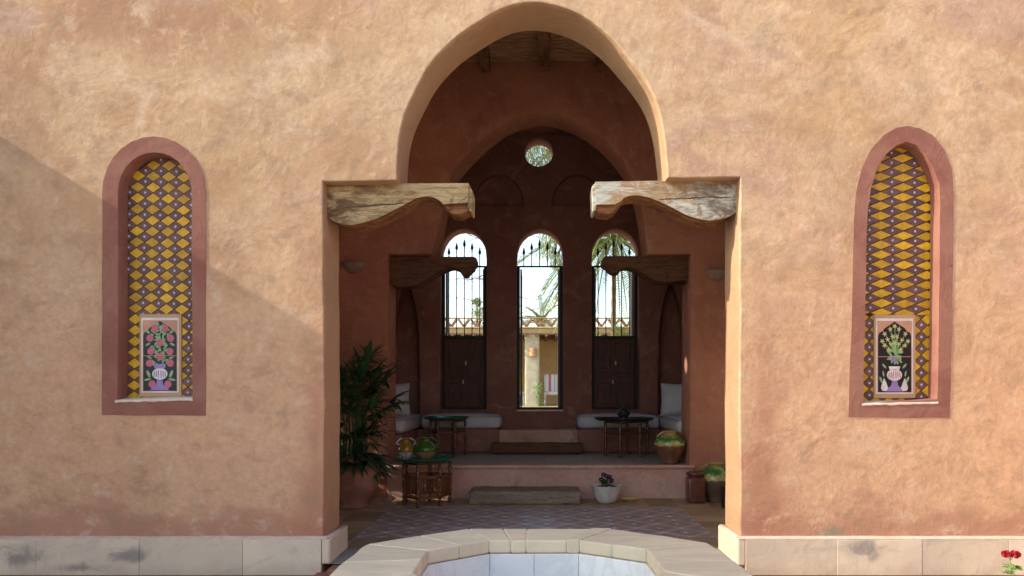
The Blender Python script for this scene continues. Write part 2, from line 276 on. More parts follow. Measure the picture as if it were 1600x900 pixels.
# ---------------------------------------------------------------- mesh builder
class MB:
    def __init__(s): s.v = []; s.f = []; s.m = []; s.mi = 0
    def add(s, vs, fs, xf=None):
        b = len(s.v)
        s.v += [tuple(xf @ Vector(q)) for q in vs] if xf is not None else [tuple(q) for q in vs]
        s.f += [tuple(i + b for i in f) for f in fs]; s.m += [s.mi] * len(fs); return s
    def box(s, c, d, rot=None):
        x, y, z = d[0] / 2, d[1] / 2, d[2] / 2
        vs = [(i, j, k) for i in (-x, x) for j in (-y, y) for k in (-z, z)]
        fs = [(0, 1, 3, 2), (4, 6, 7, 5), (0, 4, 5, 1), (2, 3, 7, 6), (0, 2, 6, 4), (1, 5, 7, 3)]
        return s.add(vs, fs, Matrix.Translation(c) @ (rot.to_4x4() if rot else Matrix()))
    def bx(s, x0, x1, y0, y1, z0, z1): return s.box(((x0 + x1) / 2, (y0 + y1) / 2, (z0 + z1) / 2), (x1 - x0, y1 - y0, z1 - z0))
    def lathe(s, prof, c=(0, 0, 0), seg=24, xf=None, half=False):
        a = math.pi if half else 2 * math.pi; nn = seg + (1 if half else 0)
        vs = [(r * math.cos(a * j / seg), r * math.sin(a * j / seg), z) for r, z in prof for j in range(nn)]
        fs = []
        for i in range(len(prof) - 1):
            for j in range(seg):
                k = (j + 1) if half else (j + 1) % seg
                fs.append((i * nn + j, i * nn + k, (i + 1) * nn + k, (i + 1) * nn + j))
        if not half:
            if prof[0][0] > 1e-4: fs.append(tuple(range(seg))[::-1])
            if prof[-1][0] > 1e-4: fs.append(tuple((len(prof) - 1) * nn + j for j in range(seg)))
        return s.add(vs, fs, Matrix.Translation(c) @ (xf or Matrix()))
    def tube(s, pts, rad, seg=8, cap=True):
        pts = [Vector(p) for p in pts]; n_ = len(pts); rad = rad if isinstance(rad, (list, tuple)) else [rad] * n_
        vs = []; up = Vector((0, 0, 1))
        for i, p in enumerate(pts):
            t = (pts[min(i + 1, n_ - 1)] - pts[max(i - 1, 0)]).normalized()
            a = t.cross(up if abs(t.z) < .95 else Vector((0, 1, 0))).normalized(); b = t.cross(a)
            for j in range(seg): q = 2 * math.pi * j / seg; vs.append(p + (a * math.cos(q) + b * math.sin(q)) * rad[i])
        fs = [(i * seg + j, i * seg + (j + 1) % seg, (i + 1) * seg + (j + 1) % seg, (i + 1) * seg + j) for i in range(n_ - 1) for j in range(seg)]
        if cap: fs += [tuple(range(seg))[::-1], tuple((n_ - 1) * seg + j for j in range(seg))]
        return s.add(vs, fs)
    def prism(s, poly, y0, y1):
        """poly in x,z; extruded along y"""
        n_ = len(poly); vs = [(x, y0, z) for x, z in poly] + [(x, y1, z) for x, z in poly]
        fs = [tuple(range(n_)), tuple(range(n_, 2 * n_))[::-1]] + [(i, i + n_, (i + 1) % n_ + n_, (i + 1) % n_) for i in range(n_)]
        return s.add(vs, fs)
    def prismz(s, poly, z0, z1):
        n_ = len(poly); vs = [(x, y, z0) for x, y in poly] + [(x, y, z1) for x, y in poly]
        fs = [tuple(range(n_))[::-1], tuple(range(n_, 2 * n_))] + [(i, (i + 1) % n_, (i + 1) % n_ + n_, i + n_) for i in range(n_)]
        return s.add(vs, fs)
    def rbox(s, c, d, r, n_=7, puff=0, rot=None, nz=0):
        hx, hy, hz = d[0] / 2, d[1] / 2, d[2] / 2; xf = Matrix.Translation(c) @ (rot.to_4x4() if rot else Matrix())
        def cl(a, b): return max(-b, min(b, a))
        for ax in range(3):
            for sg in (-1, 1):
                vs = []
                for i in range(n_ + 1):
                    for j in range(n_ + 1):
                        a = math.sin((i / n_ - .5) * math.pi); b = math.sin((j / n_ - .5) * math.pi)
                        p = [0, 0, 0]; p[ax] = sg; p[(ax + 1) % 3] = a; p[(ax + 2) % 3] = b
                        q = Vector((p[0] * hx, p[1] * hy, p[2] * hz)); inn = Vector((cl(q.x, hx - r), cl(q.y, hy - r), cl(q.z, hz - r)))
                        dd = q - inn
                        if dd.length > 1e-6: q = inn + dd.normalized() * min(r, max(dd.length, r * .999))
                        if puff: q.z += puff * (1 - (q.x / hx) ** 2) * (1 - (q.y / hy) ** 2) * (1 if q.z > 0 else 0)
                        if nz: q += noise.noise_vector(q * 6 + Vector(c)) * nz
                        vs.append(q)
                fs = []
                for i in range(n_):
                    for j in range(n_):
                        k = i * (n_ + 1) + j; f = (k, k + n_ + 1, k + n_ + 2, k + 1); fs.append(f if sg > 0 else f[::-1])
                s.add(vs, fs, xf)
        return s
def obj(name, mb, mat, parent=None, smooth=False, bevel=0, merge=False, recalc=False, auto=None, seg=2):
    me = bpy.data.meshes.new(name); off = Vector(parent_loc(parent))
    me.from_pydata([tuple(Vector(q) - off) for q in mb.v], [], mb.f)
    for m_ in (mat if isinstance(mat, list) else [mat]): me.materials.append(m_)
    if any(mb.m): me.polygons.foreach_set('material_index', mb.m)
    if merge or recalc:
        b = bmesh.new(); b.from_mesh(me)
        if merge: bmesh.ops.remove_doubles(b, verts=b.verts, dist=1e-5)
        bmesh.ops.recalc_face_normals(b, faces=b.faces); b.to_mesh(me); b.free()
    if smooth or auto:
        me.polygons.foreach_set('use_smooth', [True] * len(me.polygons))
        if auto: me.set_sharp_from_angle(angle=R(auto))
    o = bpy.data.objects.new(name, me); C.objects.link(o)
    if parent: o.parent = parent
    if bevel:
        bv = o.modifiers.new('bevel', 'BEVEL'); bv.width = bevel; bv.segments = seg; bv.limit_method = 'ANGLE'; bv.angle_limit = R(35)
    return o
def parent_loc(p):
    v = Vector((0, 0, 0))
    while p is not None: v += p.location; p = p.parent
    return v
def thing(name, label, cat, loc=(0, 0, 0), group=None):
    o = bpy.data.objects.new(name, None); C.objects.link(o); o.location = loc; o.empty_display_size = .1
    return tag(o, label, cat, group)
def tag(o, label, cat, group=None):
    o['label'] = label; o['category'] = cat
    if group: o['group'] = group
    return o
def dup(o, parent, loc=None, rz=None):
    c = o.copy(); C.objects.link(c); c.parent = parent
    if loc is not None: c.location = loc
    if rz is not None: c.rotation_euler = (0, 0, rz)
    return c
def PX(x, y, Y): return ((x - 842) * Y / F, EYE - (y - 605) * Y / F)
def pl(pts, Y): return [PX(a, b, Y) for a, b in pts]
def resample(poly, step, closed=True, jit=0, seed=0):
    out = []; n_ = len(poly)
    for i in range(n_ if closed else n_ - 1):
        a = Vector(poly[i]); b = Vector(poly[(i + 1) % n_]); k = max(1, int(math.ceil((b - a).length / step)))
        for j in range(k): out.append(a.lerp(b, j / k))
    if not closed: out.append(Vector(poly[-1]))
    if jit:
        out = [p + Vector((noise.noise(Vector((p.x * 3, p.y * 3, seed))), noise.noise(Vector((p.x * 3, p.y * 3, seed + 9))))) * jit for p in out]
    return [(p.x, p.y) for p in out]
def smooth_curve(pts, k=4):
    out = []
    for i in range(len(pts) - 1):
        p0 = Vector(pts[max(i - 1, 0)]); p1 = Vector(pts[i]); p2 = Vector(pts[i + 1]); p3 = Vector(pts[min(i + 2, len(pts) - 1)])
        for j in range(k):
            t = j / k; q = .5 * ((2 * p1) + (p2 - p0) * t + (2 * p0 - 5 * p1 + 4 * p2 - p3) * t * t + (3 * p1 - p0 - 3 * p2 + p3) * t ** 3); out.append((q.x, q.y))
    out.append(tuple(pts[-1])); return out
def area(p): return sum(p[i][0] * p[(i + 1) % len(p)][1] - p[(i + 1) % len(p)][0] * p[i][1] for i in range(len(p))) / 2
def offset(poly, r):
    """positive r grows the polygon"""
    n_ = len(poly); sg = 1 if area(poly) > 0 else -1; out = []
    for i in range(n_):
        a, b, c = Vector(poly[i - 1]), Vector(poly[i]), Vector(poly[(i + 1) % n_])
        t1 = (b - a).normalized(); t2 = (c - b).normalized(); n1 = Vector((t1.y, -t1.x)); n2 = Vector((t2.y, -t2.x)); m = n1 + n2
        m = m / max(.5, m.length_squared / 2) if m.length > 1e-6 else n1
        q = b + m * r * sg; out.append((q.x, q.y))
    return out
def pip(P, poly):
    x, y = P[:, 0], P[:, 1]; ins = np.zeros(len(P), bool); n_ = len(poly)
    for i in range(n_):
        x1, y1 = poly[i]; x2, y2 = poly[(i + 1) % n_]
        if y1 == y2: continue
        c = ((y1 > y) != (y2 > y)) & (x < (x2 - x1) * (y - y1) / (y2 - y1) + x1); ins ^= c
    return ins
def sheet(outline, holes, step):
    """triangulated sheet in 2D with constraint loops"""
    pts = []; edges = []
    for lp in [outline] + holes:
        b = len(pts); pts += lp; edges += [(b + i, b + (i + 1) % len(lp)) for i in range(len(lp))]
    A = np.array(pts); x0, y0 = A.min(0); x1, y1 = A.max(0)
    if step:
        gx, gy = np.meshgrid(np.arange(x0 + step * .5, x1, step), np.arange(y0 + step * .5, y1, step)); G = np.stack([gx.ravel(), gy.ravel()], 1)
        G[:, 0] += (np.arange(len(G)) % 7 - 3) * step * .02
        k = pip(G, outline)
        for h in holes: k &= ~pip(G, h)
        for lp in [outline] + holes:
            L = np.array(lp)
            for i0 in range(0, len(G), 4000):
                sl_ = slice(i0, i0 + 4000); d = np.min(np.hypot(G[sl_, None, 0] - L[None, :, 0], G[sl_, None, 1] - L[None, :, 1]), 1); k[sl_] &= d > step * .3
        pts = pts + [tuple(q) for q in G[k]]
    vs, es, fs, *_ = delaunay_2d_cdt([Vector(p) for p in pts], edges, [], 0, 1e-7)
    V = [(q.x, q.y) for q in vs]; Cn = np.array([np.mean([V[i] for i in f], 0) for f in fs]); k = pip(Cn, outline)
    for h in holes: k &= ~pip(Cn, h)
    return V, [tuple(f) for f, kk in zip(fs, k) if kk]
def slab(outline, holes, y0, y1, step=.1, rim=.012, disp=None, seglen=.06, depths=None, back=True, jit=.004):
    """wall: holes list; depths[i]=None for a through hole, else a recess depth (with its back closed)"""
    mb = MB(); outline = resample(outline, seglen, jit=0); holes = [resample(h, seglen, jit=jit, seed=i) for i, h in enumerate(holes)]
    depths = depths or [None] * len(holes); d = disp or (lambda x, z: 0)
    V, Fs = sheet(outline, [offset(h, rim) for h in holes], step)
    mb.add([(x, y0 + d(x, z), z) for x, z in V], Fs)
    for h, dep in zip(holes, depths):
        rings = [(offset(h, rim), 0), (offset(h, rim * .3), rim * .3), (h, rim), (h, dep if dep else (y1 - y0))]
        vs = [(x, y0 + t + (d(x, z) if t < dep_(dep, y0, y1) * .9 else 0), z) for lp, t in rings for x, z in lp]; k = len(h)
        fs = [(a * k + i, a * k + (i + 1) % k, (a + 1) * k + (i + 1) % k, (a + 1) * k + i) for a in range(3) for i in range(k)]
        mb.add(vs, fs)
        if dep:
            V2, F2 = sheet(h, [], 0); mb.add([(x, y0 + dep, z) for x, z in V2], F2)
    k = len(outline); mb.add([(x, y0 + d(x, z), z) for x, z in outline] + [(x, y1, z) for x, z in outline], [(i, (i + 1) % k, (i + 1) % k + k, i + k) for i in range(k)])
    if back:
        V, Fs = sheet(outline, [h for h, q in zip(holes, depths) if not q], 0); mb.add([(x, y1, z) for x, z in V], Fs)
    return mb
def dep_(dep, y0, y1): return dep if dep else y1 - y0
def nd(x, z, s=0): return noise.noise(Vector((x, z, s)))
def disp1(x, z): return .006 * nd(x * .8, z * .8, 3) + .0035 * nd(x * 2.3, z * 2.3, 7) + .0018 * nd(x * 5.5, z * 5.5, 11)
def disp2(x, z): return .012 * nd(x * .9, z * .9, 23) + .006 * nd(x * 3, z * 3, 27)

Y1, Y1B, Y2, Y2B, Y3, Y3B = 5.60, 6.05, 8.87, 9.37, 11.15, 11.50
# ================================================================ SETTING
g = MB(); g.add([(-400, -400, -.1), (400, -400, -.1), (400, 400, -.1), (-400, 400, -.1)], [(0, 1, 2, 3)])
o = obj('courtyard_ground', g, M['ground']); o['kind'] = 'structure'
g = MB().bx(-30, 30, Y3B + .002, 60, -.3, .65); o = obj('terrace', g, M['tan']); o['kind'] = 'structure'

# ---------------- front facade
fw = thing('facade_wall', 'ochre plastered front wall with the large pointed arch and two tiled niches', 'wall', (0, Y1, -.1))
arch_px = [(620, 270), (622, 222), (627, 195), (634, 172), (645, 147), (660, 118), (678, 91), (705, 63), (729, 45), (756, 28), (780, 15), (806, 6), (834, 3), (858, 5), (885, 12), (912, 25), (933, 40), (957, 61), (977, 84), (999, 111), (1016, 136), (1027, 162), (1035, 195), (1040, 228), (1043, 264)]
arch = smooth_curve(pl(arch_px, Y1), 3)
XL, XR = -1.60, 1.495
outl = [(-6.02, -.1), (XL, -.1), (XL + .005, 1.2), (XL - .005, 2.828), (-1.054, 2.835)] + arch + [(.954, 2.857), (XR, 2.857), (XR - .004, 1.0), (XR, -.1), (7, -.1), (7, 5.6), (-6.02, 5.6)]
def arc_px(cx, hw, ytop, yspr, ybot, n_=14, xb=0):
    return [(cx - hw, ybot), (cx - hw, yspr)] + [(cx - hw * math.cos(math.pi * i / n_), yspr - (yspr - ytop) * math.sin(math.pi * i / n_)) for i in range(1, n_)] + [(cx + hw, yspr), (cx + hw + xb, ybot)]
nL_in = pl(arc_px(242, 57.5, 238, 298, 627, xb=2), Y1); nL_out = pl(arc_px(241, 81, 213, 302, 649), Y1)
nR_in = pl([(1348, 632), (1350, 560), (1353, 400), (1355, 330), (1360, 293), (1370, 262), (1385, 240), (1401, 227), (1417, 221), (1432, 226), (1446, 240), (1458, 262), (1467, 288), (1469, 320), (1468, 400), (1466, 560), (1464, 624)], Y1)
nR_out = pl([(1325, 652), (1330, 520), (1334, 350), (1337, 298), (1345, 265), (1359, 235), (1380, 211), (1400, 200), (1417, 197), (1437, 200), (1458, 211), (1476, 235), (1487, 265), (1490, 302), (1488, 450), (1484, 653)], Y1)
def jittered(lp, s): return resample(lp, .05, jit=.006, seed=s)
nL_in, nR_in, nL_out, nR_out = jittered(nL_in, 3), jittered(nR_in, 5), jittered(nL_out, 7), jittered(nR_out, 8)
# the wall sheet: front with opening rounded by an extra strip
ol = resample(outl, .05)
ol = [(x + .006 * nd(x * 3, z * 3, 5) * (z > -.05 and abs(x) < 3), z + .006 * nd(x * 3, z * 3, 15) * (-.05 < z < 5)) for x, z in ol]
rimr = .008; ins = offset(ol, -rimr)
V, Fs = sheet(ins, [nL_in, nR_in], .05)
mb = MB(); mb.add([(x, Y1 + disp1(x, z), z) for x, z in V], Fs)
rings = [(ins, 0), (offset(ol, -rimr * .3), rimr * .3), (ol, rimr)] + [(ol, t) for t in (.12, .25, .36)] + [(ol, Y1B - Y1)]
k = len(ol); vs = [(x + (.006 * nd(t * 6, z * 2, 4) if .05 < t < .4 else 0), Y1 + t + (disp1(x, z) if t < .02 else 0), z) for lp, t in rings for x, z in lp]
mb.add(vs, [(a * k + i, a * k + (i + 1) % k, (a + 1) * k + (i + 1) % k, (a + 1) * k + i) for a in range(len(rings) - 1) for i in range(k)])
V, Fs = sheet(ol, [], 0); mb.add([(x, Y1B, z) for x, z in V], Fs)
obj('wall_body', mb, M['facade'], fw, merge=True, auto=14)

def clip(poly, win):
    """clip poly by convex ccw window"""
    out = poly
    for i in range(len(win)):
        a, b = win[i], win[(i + 1) % len(win)]; nxt = []
        if not out: return []
        def sd(p): return (b[0] - a[0]) * (p[1] - a[1]) - (b[1] - a[1]) * (p[0] - a[0])
        for j in range(len(out)):
            p, q = out[j - 1], out[j]; sp, sq = sd(p), sd(q)
            if sq >= 0:
                if sp < 0: t = sp / (sp - sq); nxt.append((p[0] + (q[0] - p[0]) * t, p[1] + (q[1] - p[1]) * t))
                nxt.append(q)
            elif sp >= 0: t = sp / (sp - sq); nxt.append((p[0] + (q[0] - p[0]) * t, p[1] + (q[1] - p[1]) * t))
        out = nxt
    return out
def hull(pts):
    pts = sorted(set(pts)); lo = []; up = []
    def cr(o_, a, b): return (a[0] - o_[0]) * (b[1] - o_[1]) - (a[1] - o_[1]) * (b[0] - o_[0])
    for p in pts:
        while len(lo) > 1 and cr(lo[-2], lo[-1], p) <= 0: lo.pop()
        lo.append(p)
    for p in reversed(pts):
        while len(up) > 1 and cr(up[-2], up[-1], p) <= 0: up.pop()
        up.append(p)
    return lo[:-1] + up[:-1]
NB = Y1 + .125      # back plane of the niches
def niche(inn, out, dw, dh, gx, gz, panel, lab, low=None):
    V, Fs = sheet(out, [inn], .05); mb = MB(); mb.add([(x, Y1 + disp1(x, z) - .004, z) for x, z in V], Fs)
    k = len(out); mb.add([(x, Y1 + disp1(x, z) - q, z) for q in (.004, -.006) for x, z in out], [(i, (i + 1) % k, (i + 1) % k + k, i + k) for i in range(k)])
    b = obj('painted_niche_band', mb, M['band'], fw, merge=True, auto=50); b['label'] = lab
    mb = MB(); k = len(inn); rr = [(offset(inn, .0), -.004), (offset(inn, -.004), .006), (offset(inn, -.005), .05), (offset(inn, -.006), NB - Y1 + .002)]
    mb.add([(x, Y1 + t + (disp1(x, z) if t < .04 else 0), z) for lp, t in rr for x, z in lp], [(a * k + i, a * k + (i + 1) % k, (a + 1) * k + (i + 1) % k, (a + 1) * k + i) for a in range(3) for i in range(k)])
    obj('niche_reveal', mb, M['band'], b, smooth=True, recalc=True)
    V, Fs = sheet(inn, [], 0); mb = MB(); mb.add([(x, NB, z) for x, z in V], Fs); obj('niche_back', mb, M['groutd'], b, recalc=True)
    # lime plaster sill
    zs = min(p[1] for p in inn); xs = [p[0] for p in inn if p[1] < zs + .05]; x0, x1 = min(xs) - .012, max(xs) + .004; N_ = 16
    mb = MB(); top = []
    for i in range(N_ + 1):
        x = x0 + (x1 - x0) * i / N_; slope = zs + .004 + (.014 if gx > 0 else 0) * i / N_
        top.append((x, Y1 - .012 + disp1(x, zs) + .006 * nd(x * 14, 2), slope + .006 + .005 * nd(x * 9, 5), slope - .012 + .008 * nd(x * 17, 1)))
    vs = []
    for x, y, zt, zb in top: vs += [(x, NB, zt + .014), (x, y + .01, zt), (x, y, zt - .006), (x, y + .005, zb)]
    mb.add(vs, [(i * 4 + j, (i + 1) * 4 + j, (i + 1) * 4 + j + 1, i * 4 + j + 1) for i in range(N_) for j in range(3)]); obj('lime_sill', mb, M['white'], b, smooth=True, recalc=True)
    win = hull([(round(x, 5), round(z, 5)) for x, z in offset(inn, -.007)])
    px0, px1, pz0, pz1 = panel
    xa, xb = min(p[0] for p in win), max(p[0] for p in win); za, zb = min(p[1] for p in win), max(p[1] for p in win)
    zones = [(win, dw, dh, gx, gz, 1)]
    if low:
        big = 9; up = clip(win, [(-big, pz1), (big, pz1), (big, big), (-big, big)]); dn = clip(win, [(-big, -big), (big, -big), (big, pz1 - .003), (-big, pz1 - .003)])
        zones = [(up, dw, dh, gx, gz, 1), (dn, low[0], low[1], (low[2] - xa) % low[0] - low[0] / 2, .02, 0)]
    for (wn, dw, dh, gx, gz, main) in zones:
      for kind, (ox, oz) in (('yellow_diamond', (0, 0)), ('plum_diamond', (.5, .5))):
          for i in range(-2, int((xb - xa) / dw) + 3):
              for j in range(-2, int((zb - za) / dh) + 3):
                    cx = xa + gx + (i + ox) * dw + .0045 * nd(i, j, 4); cz = za + gz + (j + oz) * dh + .0035 * nd(i, j, 8) + (cx - xa) * -.03
                    cx += (cz - za) * (-.018 if low else .03) * .6 * main
                    gap = .0038; a = dw / 2 - gap * 1.25; c_ = dh / 2 - gap
                    if kind[0] == 'p': a += .002; c_ += .0015
                    po = [(cx - a, cz), (cx, cz - c_), (cx + a, cz), (cx, cz + c_)]
                    po = [(q[0] + .002 * nd(q[0] * 40, q[1] * 40), q[1] + .002 * nd(q[0] * 40, q[1] * 40, 5)) for q in po]
                    if px0 + a * .8 < cx < px1 - a * .8 and pz0 + .03 < cz < pz1 - .05: continue
                    q = clip(po, wn)
                    if len(q) < 3 or abs(area(q)) < .0006: continue
                    m_ = MB(); m_.prism(q, NB - .005, NB + .001); mats = [M['yellow' if kind[0] == 'y' else 'plum']]
                    if kind[0] == 'p' and len(q) == 4 or (kind[0] == 'p' and abs(area(q)) > 1.2 * a * c_):
                        mats.append(M['pearl']); m_.mi = 1; r_ = .0085
                        m_.prism([(cx + r_ * math.cos(t) + .002 * nd(cx * 30, cz * 30), cz + r_ * 1.1 * math.sin(t)) for t in [math.pi * 2 * w_ / 8 for w_ in range(8)]], NB - .0075, NB - .004)
                    obj(kind, m_, mats, b)
    return b
bL = niche(nL_in, nL_out, .1165, .0835, .05, .03, (*PX(219, 0, NB)[:1], PX(285, 0, NB)[0], PX(0, 620, NB)[1], PX(0, 491, NB)[1]), 'maroon painted band round the niche with the rose panel')
bR = niche(nR_in, nR_out, .172, .0735, .02, .03, (PX(1364, 0, NB)[0], PX(1429, 0, NB)[0], PX(0, 622, NB)[1], PX(0, 492, NB)[1]), 'maroon painted band round the niche with the star flower panel', (.0983, .0905, PX(1439, 0, NB)[0]))

def flower_panel(x0, x1, y0, y1, kind):
    """enamelled panel; crop pixel coordinates in a 247 x 487 frame"""
    X0, Z1 = PX(x0, y0, NB); X1, Z0 = PX(x1, y1, NB); W, Hh = X1 - X0, Z1 - Z0; s_ = W / 247; yf = NB - .016
    def q(u, v): return (X0 + u * s_, Z1 - v * Hh / 487)
    m = MB(); m.prism([q(0, 0), q(0, 487), q(247, 487), q(247, 0)], yf, NB)
    pan = obj('tile_panel', m, M['mosaic'], fw, bevel=.002, recalc=True); pan['label'] = 'enamelled panel of roses in a vase' if kind == 'rose' else 'enamelled panel of star flowers in a vase'
    def put(name, poly, mat, lift, mirror=False):
        m = MB(); p = [q(*a) for a in poly]; m.prism(p, yf - .001 * lift, yf + .001); return obj(name, m, mat, pan, recalc=True)
    put('white_border', [(12, 22), (12, 462), (232, 462), (232, 22)], M['cream'], 1)
    put('salmon_corner', [(20, 36), (20, 454), (224, 454), (224, 36)], M['salmon'], 2)
    put('black_field', [(24, 452), (24, 125), (32, 105), (50, 98), (60, 82), (78, 70), (90, 62), (108, 50), (122, 40), (136, 50), (154, 62), (170, 70), (184, 82), (196, 98), (212, 105), (220, 125), (220, 452)], M['night'], 3)
    def ell(u, v, a, b, t=0, n_=12): return [(u + a * math.cos(i * 2 * math.pi / n_) * math.cos(t) - b * math.sin(i * 2 * math.pi / n_) * math.sin(t), v + a * math.cos(i * 2 * math.pi / n_) * math.sin(t) + b * math.sin(i * 2 * math.pi / n_) * math.cos(t)) for i in range(n_)]
    def many(name, polys, mat, lift):
        m = MB()
        for i, p in enumerate(polys): m.prism([q(*a) for a in p], yf - .001 * lift - .00005 * (i % 9), yf + .001)
        return obj(name, m, mat, pan, recalc=True)
    rnd = random.Random(4); S = 0
    if kind == 'rose':
        roses = [(94, 85), (152, 85), (64, 142), (185, 142), (122, 169), (69, 219), (181, 221), (122, 249), (61, 289), (184, 289), (77, 412), (170, 412)]
        lv = [ell(122 + rnd.uniform(-1, 1) * (28 + 22 * (v % 90 < 45)), v + rnd.uniform(-3, 3), 11, 4.5, rnd.uniform(-1.4, 1.4), 7) for v in range(60, 300, 2)]
        lv += [ell(u, v, 16, 7, t, 8) for u, v, t in ((50, 105, .6), (190, 105, -.6), (52, 178, -.5), (195, 178, .5), (60, 255, .5), (188, 258, -.5))]
        many('foliage', lv, M['greenp'], 4)
        many('side_leaf', [ell(55, 352, 24, 9, 1.2, 8), ell(50, 385, 22, 7, -.2, 8), ell(188, 352, 24, 9, -1.2, 8), ell(193, 385, 22, 7, .2, 8)], M['greenp'], 4)
        for u, v in roses: put('rose', ell(u, v, 21, 22, 0, 14), M['pink'], 5)
        put('vase_neck', [(88, 293), (92, 320), (152, 320), (158, 293)], M['lilac'], 6)
        put('vase_body', ell(122, 352, 45, 34, 0, 18), M['cream'], 6)
        many('vase_stripe', [ell(122 + k_, 352, 3.4, 30 - abs(k_) * .35, -k_ * .004, 8) for k_ in (-32, -20, -8, 8, 20, 32)], M['lilac'], 7)
        put('vase_foot', [(106, 386), (138, 386), (142, 415), (168, 432), (178, 448), (66, 448), (76, 432), (102, 415)], M['lilac'], 6)
    else:
        st = [(95, 85), (147, 85), (122, 68), (62, 112), (185, 112), (48, 155), (200, 155), (80, 145), (165, 148), (62, 180), (182, 180), (84, 205), (158, 205), (110, 128), (135, 128), (122, 165), (100, 172), (145, 172)]
        many('stem', [[(u, v), (u + 3, v), (125, 225), (119, 225)] for u, v in st], M['greenp'], 4)
        many('foliage', [ell(122 + rnd.uniform(-38, 38), rnd.uniform(205, 285), 15, 6, rnd.uniform(-1.4, 1.4), 8) for _ in range(26)] + [ell(40, 380, 20, 7, 1.2, 8), ell(198, 380, 20, 7, -1.2, 8), ell(60, 300, 18, 6, .9, 8), ell(180, 300, 18, 6, -.9, 8), ell(55, 345, 18, 5, 1.4, 8), ell(186, 345, 18, 5, -1.4, 8)], M['greenp'], 4.5)
        for u, v in st:
            p = []
            for i in range(10): r_ = 17 if i % 2 == 0 else 6; p.append((u + r_ * math.cos(i * math.pi / 5 + u), v + r_ * math.sin(i * math.pi / 5 + u)))
            put('star_flower', p, M['yel'], 5.5)
        put('lilac_bloom', ell(120, 262, 20, 16, 0, 12), M['lilac'], 6); put('vase_neck', [(86, 302), (92, 322), (148, 322), (154, 302)], M['cream'], 6)
        put('vase_body', ell(120, 352, 45, 34, 0, 18), M['cream'], 6)
        many('vase_stripe', [ell(120 + k_, 352, 3, 30 - abs(k_) * .35, -k_ * .004, 8) for k_ in (-32, -20, -8, 8, 20, 32)], M['pink'], 7)
        put('vase_foot', [(106, 386), (136, 386), (142, 415), (168, 435), (178, 448), (64, 448), (74, 435), (100, 415)], M['lilac'], 6)
        for sg in (-1, 1): put('white_pear', [(120 + sg * 62, 370), (120 + sg * 48, 400), (120 + sg * 38, 430), (120 + sg * 50, 446), (120 + sg * 72, 444), (120 + sg * 80, 428), (120 + sg * 72, 400)], M['cream'], 7)
    many('panel_joint', [[(24, 244), (24, 247), (220, 247), (220, 244)]], M['mosaic'], 8)
flower_panel(219.5, 285, 491, 620, 'rose')
flower_panel(1364, 1429, 492, 622, 'star')

# plinth blocks
def block(x0, x1, y0, y1, z0, z1, mat, nm='plinth_block'):
    m = MB().bx(x0 + .0012, x1 - .0012, y0 + random.uniform(-.002, .002), y1, z0, z1 + random.uniform(-.003, .002)); return obj(nm, m, M[mat], fw, bevel=.004)
PT, PB, PF = .18, -.085, Y1 - .045
for a, b in ((-6.0, -5.2), (-5.2, -4.45), (-4.45, -3.7), (-3.7, -2.94), (-2.94, -2.18), (-2.18, -1.60)): block(a, b, PF, Y1 + .02, PB, PT, 'plinth')
for a, b in ((1.52, 2.19), (2.19, 2.82), (2.82, 3.46), (3.46, 4.2), (4.2, 5.0), (5.0, 6.0), (6, 6.9)): block(a, b, PF, Y1 + .02, PB, PT, 'plinth')
m = MB(); m.bx(-6, -1.62, PF + .004, Y1, PB, PT - .004); m.bx(1.54, 6.9, PF + .004, Y1, PB, PT - .004); o = obj('joint_mortar', m, M['plinth'], fw); o['kind'] = 'stuff'
m = MB().prismz([(-1.598, PF + .003), (-1.548, PF + .003), (-1.536, PF + .02), (-1.546, 6.11), (-1.598, 6.11)], 0.0, PT); obj('plinth_block', m, M['plinth'], fw, bevel=.006)
m = MB().prismz([(1.518, PF + .003), (1.47, PF + .003), (1.45, PF + .02), (1.45, 6.11), (1.518, 6.11)], -.01, PT + .005); obj('plinth_block', m, M['plinth'], fw, bevel=.006)
mb = MB(); N_ = 90
for (x0, x1) in ((-6, -1.56), (1.47, 7)):
    vs = []
    for i in range(N_ + 1):
        x = x0 + (x1 - x0) * i / N_; yy = Y1 + disp1(x, .2); t = .004 * nd(x * 4, 3)
        vs += [(x, yy + .004, PT + .018 + t), (x, PF + .008, PT + .009 + t * .5), (x, PF - .001, PT + .003), (x, PF + .003, PT - .004)]
    mb.add(vs, [(i * 4 + j, (i + 1) * 4 + j, (i + 1) * 4 + j + 1, i * 4 + j + 1) for i in range(N_) for j in range(3)])
mb.box((-1.572, 5.84, PT + .004), (.05, .5, .012)); mb.box((1.482, 5.84, PT + .009), (.05, .5, .012))
obj('mortar_bead', mb, M['mortar'], fw, recalc=True, smooth=True)

